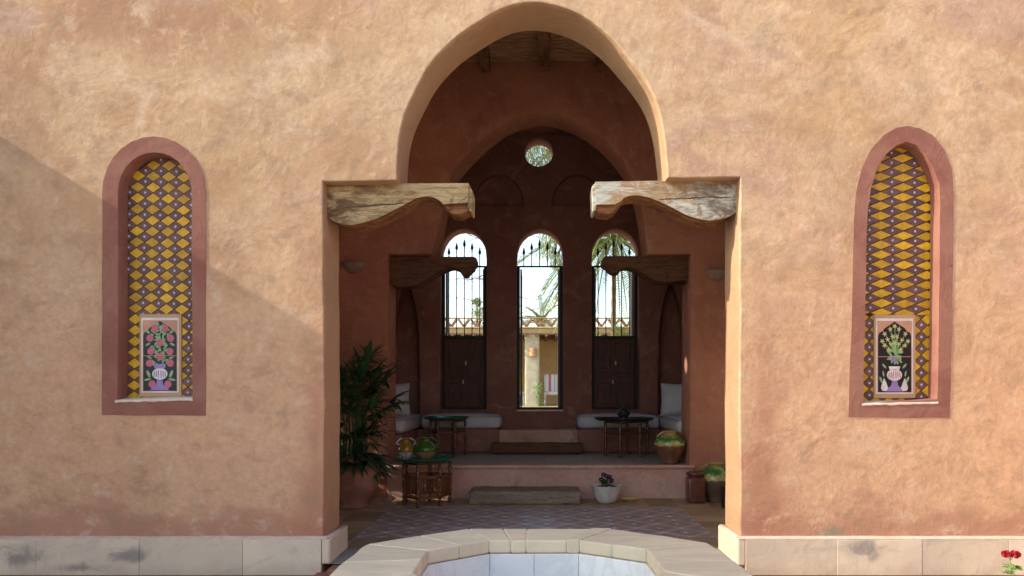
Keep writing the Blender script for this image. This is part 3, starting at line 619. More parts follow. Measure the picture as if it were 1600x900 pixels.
# ---------------- carved corbels in the front arch
def corbel(name, label, face, bulb, endc, y0, y1, mats, group, sign):
    cx = sum(p[0] for p in face) / len(face); root = thing(name, label, 'corbel', (cx, y0, min(p[1] for p in face)), group)
    fc = face if area(face) > 0 else face[::-1]; zt = max(p[1] for p in fc)
    mb = MB(); cuts = [(0, 0), (.010, -.004), (.012, -.004), (.05, .0), (.06, .014), (.10, .014), (.11, .004), (y1 - y0 - .07, .004), (y1 - y0 - .06, .012), (y1 - y0 - .02, .0), (y1 - y0, .0)]
    k = len(fc); vs = []
    for t, up in cuts:
        for x, z in fc: vs.append((x + .003 * nd(x * 7, z * 7, t * 9), y0 + t + .004 * nd(x * 6, z * 9, t), z + (up if z < zt - .03 else 0)))
    fs = [tuple(range(k))]; ms = [0]
    for a in range(len(cuts) - 1):
        for i in range(k):
            z0 = max(fc[i][1], fc[(i + 1) % k][1]); fs.append((a * k + i, (a + 1) * k + i, (a + 1) * k + (i + 1) % k, a * k + (i + 1) % k))
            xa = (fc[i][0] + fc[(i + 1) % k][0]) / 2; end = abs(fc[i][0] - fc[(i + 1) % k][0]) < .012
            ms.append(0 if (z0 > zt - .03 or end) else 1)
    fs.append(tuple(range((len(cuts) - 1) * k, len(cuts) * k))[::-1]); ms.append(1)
    mb.v = vs; mb.f = fs; mb.m = ms
    obj('carved_bracket', mb, mats, root, recalc=True, auto=35)
    m2 = MB(); bb = bulb if area(bulb) > 0 else bulb[::-1]; m2.prism(bb, y0 + .03, y1 - .02); obj('carved_tip', m2, mats[1], root, bevel=.014, recalc=True, seg=3)
    if endc:
        m3 = MB(); m3.prism(endc, y0 + .018, y1 - .01); obj('end_block', m3, mats[0], root, bevel=.004, recalc=True)
    return root
YC = 5.72
low = smooth_curve([(511, 339), (520, 345), (531, 349), (549, 351), (571, 347), (592, 340), (613, 329), (637, 317), (653, 309), (672, 307), (685, 312), (693, 319)], 3)
face = pl([(508, 291)] + [(508, 337)] + low + [(732, 317), (732, 286), (640, 286.5), (560, 290)], YC)
bulb = pl([(690, 316), (697, 325), (703, 332), (711, 335), (720, 336), (727, 331), (733, 330), (735, 316)], YC + .03)
endc = pl([(728, 288), (728, 316), (734, 330), (737.5, 330), (738, 298), (733, 288)], YC + .02)
corbel('corbel', 'carved timber corbel with honey grain at the left springing of the front arch', face, bulb, endc, YC, YC + .27, [M['corbel'], M['under']], 'carved corbels of the front arch', 1)
low = smooth_curve([(960, 319), (969, 315), (977, 308), (993, 305), (1012, 308), (1031, 315), (1052, 325), (1073, 336), (1095, 343), (1113, 344), (1137, 339), (1152, 331)], 3)
face = pl([(930, 284), (931, 320)] + low + [(1157, 328), (1157, 280), (1050, 282)], YC)
bulb = pl([(928, 318), (930, 330), (938, 333), (951, 334), (961, 329), (968, 321), (974, 312)], YC + .03)
endc = pl([(934, 286), (934, 318), (930, 330), (926.5, 329), (925, 291), (930, 286)], YC + .02)
corbel('corbel', 'carved timber corbel with flaking pale paint at the right springing of the front arch', face, bulb, endc, YC, YC + .27, [M['corbel2'], M['under']], 'carved corbels of the front arch', -1)

# ---------------- floor of the vestibule
fl = MB().bx(-2.6, 2.6, Y1B + .03, Y2 - .002, -.09, -.014); floor = obj('vestibule_floor', fl, M['grout']); floor['kind'] = 'structure'
T = .2067; tm = None
for i in range(15):
    for j in range(8):
        x = -1.578 + T * (i + .5); y = 6.56 + T * (j + .5)
        if tm is None:
            m = MB().bx(-T / 2 + .0015, T / 2 - .0015, -T / 2 + .0015, T / 2 - .0015, -.014, 0); o = obj('patterned_floor_tile', m, M['tile'], floor); tm = o
        else: o = tm.copy(); C.objects.link(o); o.parent = floor
        o.location = (x, y, random.uniform(-.0008, .0008)); o.rotation_euler = (0, 0, math.pi / 2 * ((i + j) % 2))
bt = None
def brown(x0, x1, y0, y1):
    m = MB().bx(x0 + .002, x1 - .002, y0 + .002, y1 - .002, -.014, random.uniform(-.001, .001)); obj('brown_floor_tile', m, M['tile2'], floor)
X0, X1 = -1.578, -1.578 + 15 * T
def rowx(a, b, n_): return [(a + (b - a) * i / n_, a + (b - a) * (i + 1) / n_) for i in range(n_)]
for xa, xb in rowx(-2.6, X0 - .012, 3) + rowx(X1 + .012, 2.6, 3):
    for ya, yb in rowx(Y1B + .04, Y2 - .02, 9): brown(xa, xb, ya, yb)
for xa, xb in rowx(X0, X1, 10): brown(xa, xb, Y1B + .04, 6.55); brown(xa, xb, 6.56 + 8 * T + .012, Y2 - .02)
m = MB(); m.bx(X0 - .012, X0, Y1B + .04, Y2 - .02, -.02, .001); m.bx(X1, X1 + .012, Y1B + .04, Y2 - .02, -.02, .0005); obj('pale_floor_border', m, M['grout'], floor)
th = MB().bx(XL - .02, 1.60, PF + .05, Y1B + .03, -.012, -.001); o = obj('threshold_slab', th, M['slab']); o['kind'] = 'structure'
st = thing('brick_step', 'low step of red bricks at the foot of the left plinth', 'step', (-1.55, 5.47, -.1))
for r_ in range(2):
    for i in range(12): m = MB().bx(-1.63 + i * .21 + r_ * .1, -1.63 + i * .21 + .2 + r_ * .1, 5.44, PF + .049, -.1 + r_ * .044, -.1 + r_ * .044 + .038); obj('brick', m, M['brick'], st, bevel=.004)

# ---------------- vestibule side walls, ceiling
SWX = 2.6
def side_wall(name, label, x0, x1, z1, holes):
    """wall in the y-z plane with rectangular or round holes"""
    oo = [(Y1B, -.09), (Y2, -.09), (Y2, z1), (Y1B, z1)]; mb = slab(oo, holes, 0, abs(x1 - x0), .15, .01, None, .08); sg = 1 if x1 > x0 else -1
    mb.v = [(x0 + sg * q[1], q[0], q[2]) for q in mb.v]
    o = obj(name, mb, M['pale_bounce'], None, merge=True, auto=40); return tag(o, label, 'wall')
circ = [(8.38 + .11 * math.cos(t), 4.30 + .13 * math.sin(t)) for t in [math.pi * 2 * i / 14 for i in range(14)]]
grille = [(8.28, .58), (8.76, .58), (8.76, 1.05), (8.28, 1.05)]
side_wall('side_wall', 'unseen side wall of the entrance room behind the potted palm, pale for bounce', -SWX, -SWX - .12, 5.3, [circ, grille, [(6.2, 4.1), (7.85, 4.1), (7.85, 4.95), (6.2, 4.95)]])  # last hole: high opening added so sun fills the room by bounce
side_wall('side_wall', 'unseen side wall of the entrance room on the jar side, pale for bounce', SWX, SWX + .12, 5.3, [[(6.12, .02), (6.8, .02), (6.8, 2.5), (6.12, 2.5)]])  # door-sized opening added out of view to let fill light in
cl = thing('reed_ceiling', 'dark reed ceiling on timber beams over the entrance room', 'ceiling', (0, 7.45, 5.1))
m = MB().bx(-SWX, SWX, Y1B, Y2, 5.14, 5.4); obj('roof_slab', m, M['darkbeam'], cl)
m = MB(); y = Y1B + .01
while y < Y2 - .02:
    r_ = random.uniform(.009, .015); x = -SWX + random.uniform(0, .4) - .4
    while x < SWX:
        L = random.uniform(1.6, 2.6); tl = random.uniform(-.02, .02); m.tube([(max(x, -SWX), y - tl, 5.125), (min(x + L, SWX), y + tl, 5.125 + random.uniform(-.006, .006))], r_, 5, False); x += L
    y += r_ * 1.7
o = obj('reed_layer', m, M['reed'], cl, smooth=True); o['kind'] = 'stuff'
for bxx in (-2.0, -1.32, -.62, .06, .70, 1.4, 2.05):
    m = MB(); m.rbox((bxx, (Y1B + Y2) / 2, 5.05), (.125, Y2 - Y1B - .004, .13), .02, 6, nz=.004); obj('ceiling_beam', m, M['beam'], cl, merge=True, auto=40)

# ---------------- second arch wall
sw = thing('inner_arch_wall', 'shadowed red wall with the second pointed arch above the platform', 'wall', (0, Y2, 0))
ap = [(673, 397), (680, 379), (688, 345), (695, 310), (703, 281), (712, 264), (731, 241), (755, 217), (779, 198), (802, 185), (826, 178), (848, 174), (874, 178), (897, 187), (921, 200), (945, 219), (969, 245), (988, 275), (999, 310), (1006, 345), (1010, 379), (1013, 397)]
oo = [(-SWX, -.09), (-1.775, -.09), (-1.775, 2.865)] + smooth_curve(pl(ap, Y2), 3) + [(1.78, 2.865), (1.765, -.09), (SWX, -.09), (SWX, 5.4), (-SWX, 5.4)]
ol2 = resample(oo, .06); ins2 = offset(ol2, -.012); V, Fs = sheet(ins2, [], .1); mb = MB(); mb.add([(x, Y2 + disp2(x, z), z) for x, z in V], Fs); k = len(ol2)
mb.add([(x, Y2 + t + (disp2(x, z) if t < .02 else 0), z) for lp, t in ((ins2, 0), (offset(ol2, -.004), .004), (ol2, .012), (ol2, Y2B - Y2)) for x, z in lp], [(a * k + i, a * k + (i + 1) % k, (a + 1) * k + (i + 1) % k, (a + 1) * k + i) for a in range(3) for i in range(k)])
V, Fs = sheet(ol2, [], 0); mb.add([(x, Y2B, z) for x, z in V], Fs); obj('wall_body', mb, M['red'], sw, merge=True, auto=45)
YD = Y2 + .1
lowl = smooth_curve([(607, 444), (622, 447), (640, 447), (655, 444), (668, 435), (680, 427), (693, 421), (706, 417), (715, 420)], 3)
corbel('inner_corbel', 'dark carved timber corbel at the left of the second arch', pl([(605, 401)] + lowl + [(738, 417), (745, 411), (744, 403), (740, 401)], YD), pl([(712, 416), (718, 424), (722, 430), (728, 431), (734, 424), (740, 419), (742, 411)], YD), None, YD, YD + .3, [M['darkbeam'], M['darkbeam']], 'dark corbels of the second arch', 1)
lowr = smooth_curve([(970, 420), (980, 417), (993, 420), (1005, 427), (1020, 436), (1035, 441), (1050, 440), (1065, 438), (1077, 441)], 3)
corbel('inner_corbel', 'dark carved timber corbel at the right of the second arch', pl([(946, 400), (942, 403), (942, 412), (948, 417)] + lowr + [(1079, 400)], YD), pl([(944, 411), (950, 420), (956, 425), (963, 427), (969, 424), (975, 416)], YD), None, YD, YD + .3, [M['darkbeam'], M['darkbeam']], 'dark corbels of the second arch', -1)
def sconce(px_, py_, lab):
    X, Z = PX(px_, py_, Y2 - .02); t = thing('wall_sconce', lab, 'sconce', (X, Y2, Z - .07), 'stone wall sconces')
    prof = [(.015, 0), (.05, .008), (.095, .035), (.125, .08), (.138, .13), (.132, .13), (.118, .08), (.08, .045), (.0, .03)]
    m = MB(); m.lathe(prof, (X, Y2 + .012, Z - .07), 20, Matrix.Rotation(math.pi, 4, 'Z'), half=True); obj('half_bowl', m, M['stonesc'], t, smooth=True)
sconce(552, 418, 'half bowl stone uplighter on the wall above the potted palm'); sconce(1122, 430, 'half bowl stone uplighter on the wall above the glazed jars')

# ---------------- platform and back room
PZ = .39
pf = thing('platform', 'raised rose cement platform beyond the log step', 'platform', (0, 9.5, 0))
m = MB(); m.bx(-1.772, 1.80, Y2 - .03, Y2 - .001, -.09, PZ - .045); obj('riser', m, M['pinkstep'], pf, bevel=.004)
m = MB(); m.rbox((.014, Y2 - .02, PZ - .022), (3.62, .07, .044), .012, 6, nz=.002); obj('nosing', m, M['pinkstep'], pf, merge=True, smooth=True)
m = MB().bx(-1.77, 1.76, Y2 + .0, Y3 - .001, -.09, PZ - .01); obj('platform_core', m, M['grout'], pf)
m = MB().bx(-2.35, 2.35, Y2B + .001, Y3 - .002, -.09, PZ - .012); obj('platform_core', m, M['grout'], pf)
tm = None
for i in range(17):
    for j in range(8):
        x = -1.77 + .2077 * (i + .5); y = Y2 + .016 + .2077 * (j + .5)
        if tm is None: m = MB().bx(-.102, .102, -.102, .102, -.01, 0); o = obj('blue_floor_tile', m, M['bluefloor'], pf); tm = o
        else: o = tm.copy(); C.objects.link(o); o.parent = pf
        o.location = (x, y - 9.5, PZ)

bw = thing('window_wall', 'dark red rear wall with three tall arched windows and a round oculus', 'wall', (0, Y3, PZ))
def lancet(x0, x1, zb, zs, zt, n_=10, pw=1.0):
    c = (x0 + x1) / 2; h = (x1 - x0) / 2; L = [(x0, zb), (x0, zs)]
    for i in range(1, n_): t = i / n_; L.append((c - h * (1 - t ** 1.7) ** (1 / 1.7) if pw == 1 else c - h * (1 - t ** pw), zs + (zt - zs) * t))
    L.append((c, zt)); L += [(2 * c - a, b) for a, b in reversed(L[1:-1])] + [(x1, zb)]; return L
W3 = [(-1.455, -.775), (-.33, .36), (.785, 1.475)]
def winshape(x0, x1): 
    c = (x0 + x1) / 2; h = (x1 - x0) / 2; L = [(x0, .97), (x0, 3.20)]
    for i in range(1, 12): a = math.pi * i / 12; L.append((c - h * math.cos(a), 3.20 + .44 * math.sin(a) ** .9))
    return L + [(x1, 3.20), (x1, .97)]
holes = [winshape(*q) for q in W3]; OC = 4.77
holes.append([(.0 + .21 * math.cos(t), OC + .21 * math.sin(t)) for t in [math.pi * 2 * i / 24 for i in range(24)]])
lun = lambda c: [(c - .38, EYE + (605 - 321) / 105.8), (c + .38, EYE + (605 - 321) / 105.8)] + [(c + .38 * math.cos(math.pi * i / 12), EYE + (605 - 321) / 105.8 + .46 * math.sin(math.pi * i / 12)) for i in range(1, 12)]
holes += [lun(-.60), lun(.575)]
holes += [lancet(-2.15, -1.77, .4, 1.9, 2.93, pw=2.2), lancet(1.77, 2.14, .4, 1.9, 2.90, pw=2.2)]
dps = [None] * 4 + [.12, .12, .25, .25]
oo = [(-2.5, -.09), (2.5, -.09), (2.5, 5.9), (-2.5, 5.9)]
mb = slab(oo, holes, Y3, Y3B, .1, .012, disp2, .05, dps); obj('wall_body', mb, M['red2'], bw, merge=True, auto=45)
for s_ in (-1, 1):
    m = MB().rbox((s_ * 1.62, Y3 - .005, (1.73 + .4) / 2), (.27, .07, 1.34), .02, 6); obj('thick_lower_pier', m, M['red2'], bw, merge=True, smooth=True)
for x0, x1 in W3:
    m = MB().bx(x0 - .0, x1 + .0, Y3 - .03, Y3B + .02, .945, .968); obj('window_sill', m, M['white' if x0 < 0 < x1 else 'red2'], bw, bevel=.004)
rw = []
for s_, lb in ((-1, 'plaster side wall of the back room beside the rose velvet shade'), (1, 'x')):
    m = MB().bx(min(s_ * 2.35, s_ * 2.5), max(s_ * 2.35, s_ * 2.5), Y2B + .001, Y3 - .001, -.09, 3.4)
    tag(obj('back_room_wall', m, M['red2']), 'shaded plaster side wall of the back room on the %s side' % ('potted palm' if s_ < 0 else 'glazed jar'), 'wall')
# pointed vault
m = MB(); prof = []
for i in range(25):
    t = i / 24; x = -2.35 + 4.7 * t; a = abs(x) / 2.35; prof.append((x, 3.35 + 1.74 * (1 - a ** 1.9) ** .62 - .05 * (1 - a)))
k = len(prof); m.add([(x, y, z) for y in (Y2B + .001, Y3 - .001) for x, z in prof] + [(x * 1.05, y, z + .2) for y in (Y2B + .001, Y3 - .001) for x, z in prof],
      [(i, i + 1, k + i + 1, k + i) for i in range(k - 1)] + [(2 * k + i, 2 * k + i + 1, 3 * k + i + 1, 3 * k + i) for i in range(k - 1)] + [(i, i + 1, 2 * k + i + 1, 2 * k + i) for i in range(k - 1)] + [(k + i, k + i + 1, 3 * k + i + 1, 3 * k + i) for i in range(k - 1)])
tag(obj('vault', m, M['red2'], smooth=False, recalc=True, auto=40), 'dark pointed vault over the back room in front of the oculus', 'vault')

# windows: iron grilles, posts, door leaves
def window(x0, x1, closed, idx):
    yf = Y3 + .20; fr = MB(); fr.bx(x0 + .0, x0 + .045, yf - .03, yf + .03, .97, 3.12); fr.bx(x1 - .05, x1, yf - .03, yf + .03, .97, 3.12); fr.bx(x0, x1, yf - .035, yf + .035, .97, 1.0)
    fr.bx(x0 + .045, x1 - .05, yf - .012, yf + .012, 3.10, 3.125)
    if closed: fr.bx(x0 + .045, x1 - .05, yf - .03, yf + .03, 2.02, 2.07)
    w_ = obj('window_frame', fr, M['iron'], bw, bevel=.003); nb = 5
    for i in range(nb):
        x = x0 + .075 + (x1 - x0 - .16) * (i + .25) / (nb - .5); top = 3.27 + (.12 if i == 2 else (.07 if i in (1, 3) else 0)); b = MB()
        b.tube([(x, yf, 2.07 if closed else 3.125), (x, yf, top)], .0075, 6)
        b.lathe([(.008, 0), (.012, .008), (.006, .02), (.024, .06), (.012, .11), (.001, .15)], (x, yf, top - .01), 8); obj('spear_bar', b, M['iron'], w_, smooth=True)
    if closed:
        xm = (x0 + x1) / 2; 
        for a, b_ in ((x0 + .047, xm - .003), (xm + .003, x1 - .052)):
            wd = b_ - a; lf = MB().bx(a, b_, yf - .018, yf + .018, .998, 2.022); l_ = obj('shutter_leaf', lf, M['door'], w_, bevel=.003)
            for z0, z1 in ((1.06, 1.36), (1.44, 1.52), (1.60, 1.96)):
                q = MB().bx(a + .05, b_ - .05, yf - .03, yf - .016, z0, z1); obj('raised_panel', q, M['door'], w_, bevel=.008)
        q = MB().bx(xm - .018, xm + .018, yf - .026, yf - .017, 1.003, 2.018); obj('cover_strip', q, M['door'], w_)
        for zz, dx in ((1.66, .02), (1.38, -.02)):
            q = MB().rbox((xm + dx, yf - .04, zz), (.028, .03, .065), .01, 4); obj('latch', q, M['steel'], w_, smooth=True, merge=True)
    # tall leaves folded back against the reveal
    for sx, a in ((x0 + .05, 0), (x1 - .07, 1)):
        zb = 2.07 if closed else 1.0; h = MB().bx(sx, sx + .022, yf + .03, yf + .30, zb, 3.08)
        l_ = obj('open_casement', h, M['frame'], w_, bevel=.003)
        for z0, z1 in ((zb + .07, zb + .5), (zb + .56, 3.0)):
            q = MB().bx(sx + .019, sx + .028, yf + .07, yf + .26, z0, z1); obj('casement_panel', q, M['door'], w_)
for i, q in enumerate(W3): window(*q, i != 1, i)

# built-in benches and steps
def struct_piece(name, label, cat, m, mat, **kw): return tag(obj(name, m, M[mat], **kw), label, cat)
m = MB(); m.bx(-1.70, -.56, 10.62, Y3 - .03, PZ, .71); struct_piece('masonry_bench', 'low plastered bench under the left window, beneath the long mattress', 'bench', m, 'red2', bevel=.01)
m = MB(); m.bx(.55, 1.70, 10.62, Y3 - .03, PZ, .71); struct_piece('masonry_bench', 'low plastered bench under the right window, beneath the long mattress', 'bench', m, 'red2', bevel=.01)
m = MB(); m.bx(-2.34, -1.702, Y2B + .003, Y3 - .03, PZ, .71); struct_piece('masonry_bench', 'plastered side bench at the left wall of the back room', 'bench', m, 'red2', bevel=.01)
m = MB(); m.bx(1.702, 2.34, Y2B + .003, Y3 - .03, PZ, .71); struct_piece('masonry_bench', 'plastered side bench at the right wall of the back room', 'bench', m, 'red2', bevel=.01)
m = MB(); m.bx(-.558, .548, 10.60, Y3 - .03, PZ, .70); struct_piece('masonry_step', 'plastered upper step between the two window mattresses', 'step', m, 'pinkstep', bevel=.012)
def log(name, label, x0, x1, y0, y1, z0, h, mat):
    m = MB(); m.rbox(((x0 + x1) / 2, (y0 + y1) / 2, z0 + h / 2), (x1 - x0, y1 - y0, h), .022, 12, nz=.009); return tag(obj(name, m, M[mat], merge=True, auto=50), label, 'step')
log('log_step', 'worn squared log used as a step against the platform riser', -.775, .465, 8.36, 8.82, 0.001, .145, 'log')
log('log_step', 'darker squared log step lying on the platform below the centre window', -.65, .60, 10.32, 10.58, PZ + .001, .14, 'darkbeam')

# ---------------- mattresses and pillows
def mattress(label, x0, x1, y0, y1):
    t = thing('mattress', label, 'mattress', ((x0 + x1) / 2, (y0 + y1) / 2, .712), 'white bench mattresses'); d = (x1 - x0, y1 - y0, .19)
    m = MB().rbox(((x0 + x1) / 2, (y0 + y1) / 2, .712 + .095), d, .075, 14, .035, nz=.010); obj('cover', m, M['cloth'], t, merge=True, smooth=True)
    for z in (.735, .885):
        c_ = []; 
        for cx, cy, a0 in ((x1 - .05, y1 - .05, 0), (x0 + .05, y1 - .05, 90), (x0 + .05, y0 + .05, 180), (x1 - .05, y0 + .05, 270)):
            for a in range(0, 91, 18): c_.append((cx + .047 * math.cos(R(a0 + a)), cy + .047 * math.sin(R(a0 + a)), z))
        m = MB().tube(c_ + [c_[0]], .0045, 6); obj('piping', m, M['piping'], t, smooth=True)
mattress('long white mattress on the bench under the left window', -1.66, -.53, 10.58, 11.1)
mattress('long white mattress on the bench under the right window', .55, 1.70, 10.58, 11.1)
mattress('white side mattress behind the two glazed jugs', -2.3, -1.68, Y2B + .03, 11.08)
mattress('white side mattress above the big drip glazed jar', 1.72, 2.3, Y2B + .03, 11.08)
def pillow(label, loc, s_, rz, lean, T_=.19):
    n_ = 12; m = MB(); rot = Matrix.Translation(loc) @ Matrix.Rotation(rz, 4, 'Z') @ Matrix.Rotation(lean, 4, 'X')
    for sg in (-1, 1):
        vs = []
        for i in range(n_ + 1):
            for j in range(n_ + 1):
                a = i / n_ * 2 - 1; b = j / n_ * 2 - 1; th_ = T_ / 2 * ((1 - a ** 4) * (1 - b ** 4)) ** .6; pin = 1 - .07 * (1 - abs(a)) * (abs(b) > .3) * abs(b); pin2 = 1 - .07 * (1 - abs(b)) * abs(a)
                vs.append((a * s_ / 2 * pin2, sg * th_ + .008 * nd(a * 2 + loc[0], b * 2, sg), b * s_ / 2 * pin + s_ / 2))
        m.add(vs, [(i * (n_ + 1) + j, (i + 1) * (n_ + 1) + j, (i + 1) * (n_ + 1) + j + 1, i * (n_ + 1) + j + 1) for i in range(n_) for j in range(n_)], rot)
    return tag(obj('pillow', m, M['cloth'], merge=True, recalc=True, smooth=True), label, 'pillow', 'white pillows on the side mattresses')
pillow('white pillow leaning behind the palm leaves at the left end', (-1.98, 10.3, .90), .46, .35, -.15)
pillow('second white pillow half hidden behind the left pier', (-2.08, 10.05, .90), .44, .6, -.2)
pillow('white pillow leaning above the drip glazed jar', (1.93, 10.55, .90), .46, -.25, -.13)
pillow('white pillow overlapped by the right pier', (2.10, 10.15, .90), .46, -.7, -.12)

# ---------------- folding tray tables
LEGP = [(.010, 0), (.016, .006), (.018, .02), (.012, .03), (.020, .045), (.020, .055), (.011, .066), (.014, .08), (.016, .14), (.020, .15), (.013, .16), (.017, .20), (.017, .27), (.012, .30), (.020, .31), (.020, .32), (.012, .33), (.016, .36), (.016, .40), (.011, .41), (.019, .425), (.012, .44), (.014, .47)]
def tray_table(label, loc, rtop, zt, traymat, lattice=True, rot=.3):
    t = thing('tray_table', label, 'table', loc, 'folding tray tables'); X, Y, Z = loc
    m = MB(); m.lathe([(0, zt - .012), (rtop * .86, zt - .012), (rtop * .93, zt - .004), (rtop, zt + .02), (rtop + .004, zt + .024), (rtop - .008, zt + .022), (rtop * .91, zt + .003), (rtop * .86, zt), (0, zt)], (X, Y, Z), 40); obj('tray', m, M[traymat], t, smooth=True)
    k_ = 6; pts = []; rl = rtop * .82
    for i in range(k_): a = rot + math.pi * 2 * i / k_; r_ = rl if i % 2 == 0 else rl * .80; pts.append((X + r_ * math.cos(a), Y + r_ * math.sin(a)))
    for x, y in pts:
        m = MB(); m.lathe([(r_ * 1.22, z * (zt - .012) / .47) for r_, z in LEGP], (x, y, Z), 10); lg = obj('leg', m, M['turned'], t, smooth=True)
        m = MB(); 
        for zz in (.13, .29, .38): m.lathe([(.001, -.002), (.008, 0), (.001, .002)], (x, y - .019, Z + zz * zt / .5), 8, Matrix.Rotation(math.pi / 2, 4, 'X'))
        obj('bone_dot', m, M['bone'], lg)
    for i in range(k_):
        a = Vector((*pts[i], 0)); b = Vector((*pts[(i + 1) % k_], 0)); m = MB(); d = (b - a); ln = d.length - .03; ang = math.atan2(d.y, d.x); rz = Matrix.Rotation(ang, 3, 'Z'); c = (a + b) / 2
        def bar(u, z, lu, lz, th_): m.box((c.x + math.cos(ang) * u, c.y + math.sin(ang) * u, Z + z), (lu, th_, lz), rz)
        za, zb = .10, zt * .64
        bar(0, zt - .03, ln, .02, .014); obj('top_rail', m, M['turned'], t); m = MB()
        if lattice: bar(0, za, ln, .022, .018); bar(0, zb, ln, .022, .018); bar(-ln / 2 + .011, (za + zb) / 2, .02, zb - za, .018); bar(ln / 2 - .011, (za + zb) / 2, .02, zb - za, .018)
        else: bar(0, zb, ln, .018, .014)
        pn = obj('side_panel' if lattice else 'lower_rail', m, M['amber' if lattice else 'turned'], t)
        if lattice:
            m = MB(); nu = 8; nz_ = 9
            for q in range(1, nu): bar(-ln / 2 + ln * q / nu, (za + zb) / 2, .0045, zb - za, .005)
            for q in range(1, nz_): bar(0, za + (zb - za) * q / nz_, ln, .0045, .005)
            for q in range(1, nu):
                for q2 in range(1, nz_): bar(-ln / 2 + ln * q / nu, za + (zb - za) * q2 / nz_, .0105, .0105, .010)
            o = obj('turned_lattice', m, M['amber'], pn); o['kind'] = 'stuff'
    return t
tray_table('emerald topped tray table on the patterned floor, carrying two jugs', (-1.27, 8.40, 0), .355, .5, 'traygreen', True, .42)
tray_table('green tray table on the platform before the left window', (-1.24, 10.1, PZ + .002), .31, .49, 'traygreen', False, .2)
tray_table('dark tray table on the platform carrying the domed burner', (1.13, 10.0, PZ + .002), .40, .48, 'traydark', False, .25)
t = thing('incense_burner', 'dark domed metal burner with finial on the right tray table', 'incense burner', (1.12, 10.0, PZ + .484))
m = MB(); m.lathe([(.05, 0), (.055, .01), (.04, .02), (.075, .05), (.088, .075), (.085, .085)], (1.12, 10.0, PZ + .484), 20); obj('cup', m, M['traydark'], t, smooth=True)
m = MB(); m.lathe([(.086, .085), (.08, .11), (.06, .135), (.03, .155), (.012, .165), (.016, .175), (.006, .19), (.003, .215)], (1.12, 10.0, PZ + .484), 20); obj('pierced_lid', m, M['traydark'], t, smooth=True)

# ---------------- pottery
def jar(name, label, loc, prof, mat, handles=2, hr=(.0, .0), hm=None, hz=(0, 0), cat='jar', group=None, rot=0, hrad=.009):
    t = thing(name, label, cat, loc, group); t_ = [(max(0, r_ - .008), z) for r_, z in reversed(prof[len(prof) // 2:])]
    m = MB(); m.lathe([(0, 0)] + prof + t_, (0, 0, 0), 32); o = obj('body', m, mat, None, smooth=True); o.parent = t
    for i in range(handles):
        a = rot + i * math.pi; c, s_ = math.cos(a), math.sin(a); (r0, z0), (r1, z1), out = hr[0], hr[1], hz
        pts = [(r0, z0), (r0 + out * .8, z0 + out * .35), (r0 + out * 1.15, (z0 * .6 + z1 * .4)), (r1 + out * .6, z1 + out * .25), (r1, z1)]; pts = smooth_curve(pts, 4)
        m = MB().tube([(c * r_, s_ * r_, z) for r_, z in pts], hrad, 8); o = obj('handle', m, hm or mat, None, smooth=True); o.parent = t
    return t
jp = [(.035, 0), (.042, .004), (.062, .035), (.082, .075), (.088, .10), (.080, .13), (.055, .16), (.036, .175), (.032, .195), (.036, .212), (.046, .218), (.044, .224)]
jar('glazed_jug', 'small amber glazed jug with white speckled base, on the emerald tray', (-1.465, 8.33, .502), [(r_ * 1.05, z * 1.08) for r_, z in jp], M['jug1'], 2, ((.075, .165), (.042, .225)), M['cream'], .026, 'jug', 'jugs on the emerald tray', .3, .006)
jp2 = [(.045, 0), (.052, .004), (.09, .04), (.12, .085), (.128, .11), (.118, .14), (.085, .175), (.05, .20), (.044, .215), (.045, .232), (.056, .24), (.053, .246)]
jar('glazed_jug', 'wide green glazed jug with tan base, on the emerald tray', (-1.25, 8.33, .502), jp2, M['jug2'], 2, ((.11, .155), (.052, .232)), M['jug2'], .032, 'jug', 'jugs on the emerald tray', .15, .007)
jp3 = [(.10, 0), (.105, .008), (.10, .02), (.135, .09), (.175, .17), (.187, .225), (.175, .275), (.14, .315), (.085, .345), (.075, .36), (.085, .375), (.095, .38), (.092, .388)]
jar('glazed_jar', 'big jar with green and yellow drip glaze at the platform edge', (1.565, 9.03, PZ + .002), jp3, M['jar1'], 4 if False else 2, ((.155, .30), (.09, .365)), M['jar1'], .03, 'jar', 'glazed jars', .5, .012)
jp4 = [(r_ * 1.02, z * 1.13) for r_, z in jp3]
jar('glazed_jar', 'mossy glazed jar on the floor half hidden by the right jamb', (2.02, 8.60, .002), jp4, M['jar2'], 2, ((.155, .34), (.09, .415)), M['jar2'], .03, 'jar', 'glazed jars', .2, .012)
t = thing('crock', 'oxblood square shouldered crock on the floor beside the mossy jar', 'crock', (1.765, 8.52, .001))
m = MB(); m.rbox((1.765, 8.52, .145), (.2, .2, .285), .03, 8); m2 = MB(); m2.lathe([(.085, .27), (.075, .285), (.085, .30), (.102, .315), (.106, .335), (.10, .345), (.08, .34), (.07, .28), (0, .27)], (1.765, 8.52, 0), 24)
obj('body', m, M['crock'], t, merge=True, smooth=True); obj('neck', m2, M['crock'], t, smooth=True)
t = thing('black_box', 'charcoal box on the floor behind the right jamb', 'box', (2.1, 8.1, .001)); m = MB().bx(1.98, 2.24, 8.0, 8.2, .001, .205); obj('box_body', m, M['black'], t, bevel=.006); m = MB().bx(1.975, 2.245, 7.995, 8.205, .207, .232); obj('lid', m, M['black'], t, bevel=.006)
t = thing('glazed_dish', 'small yellow footed dish on the floor right of the white mortar', 'dish', (1.03, 8.56, .001))
m = MB(); m.lathe([(.03, 0), (.028, .012), (.05, .02), (.085, .038), (.098, .05), (.09, .047), (.05, .03), (0, .026)], (0, 0, 0), 24); o = obj('dish_body', m, M['dish'], None, smooth=True); o.parent = t
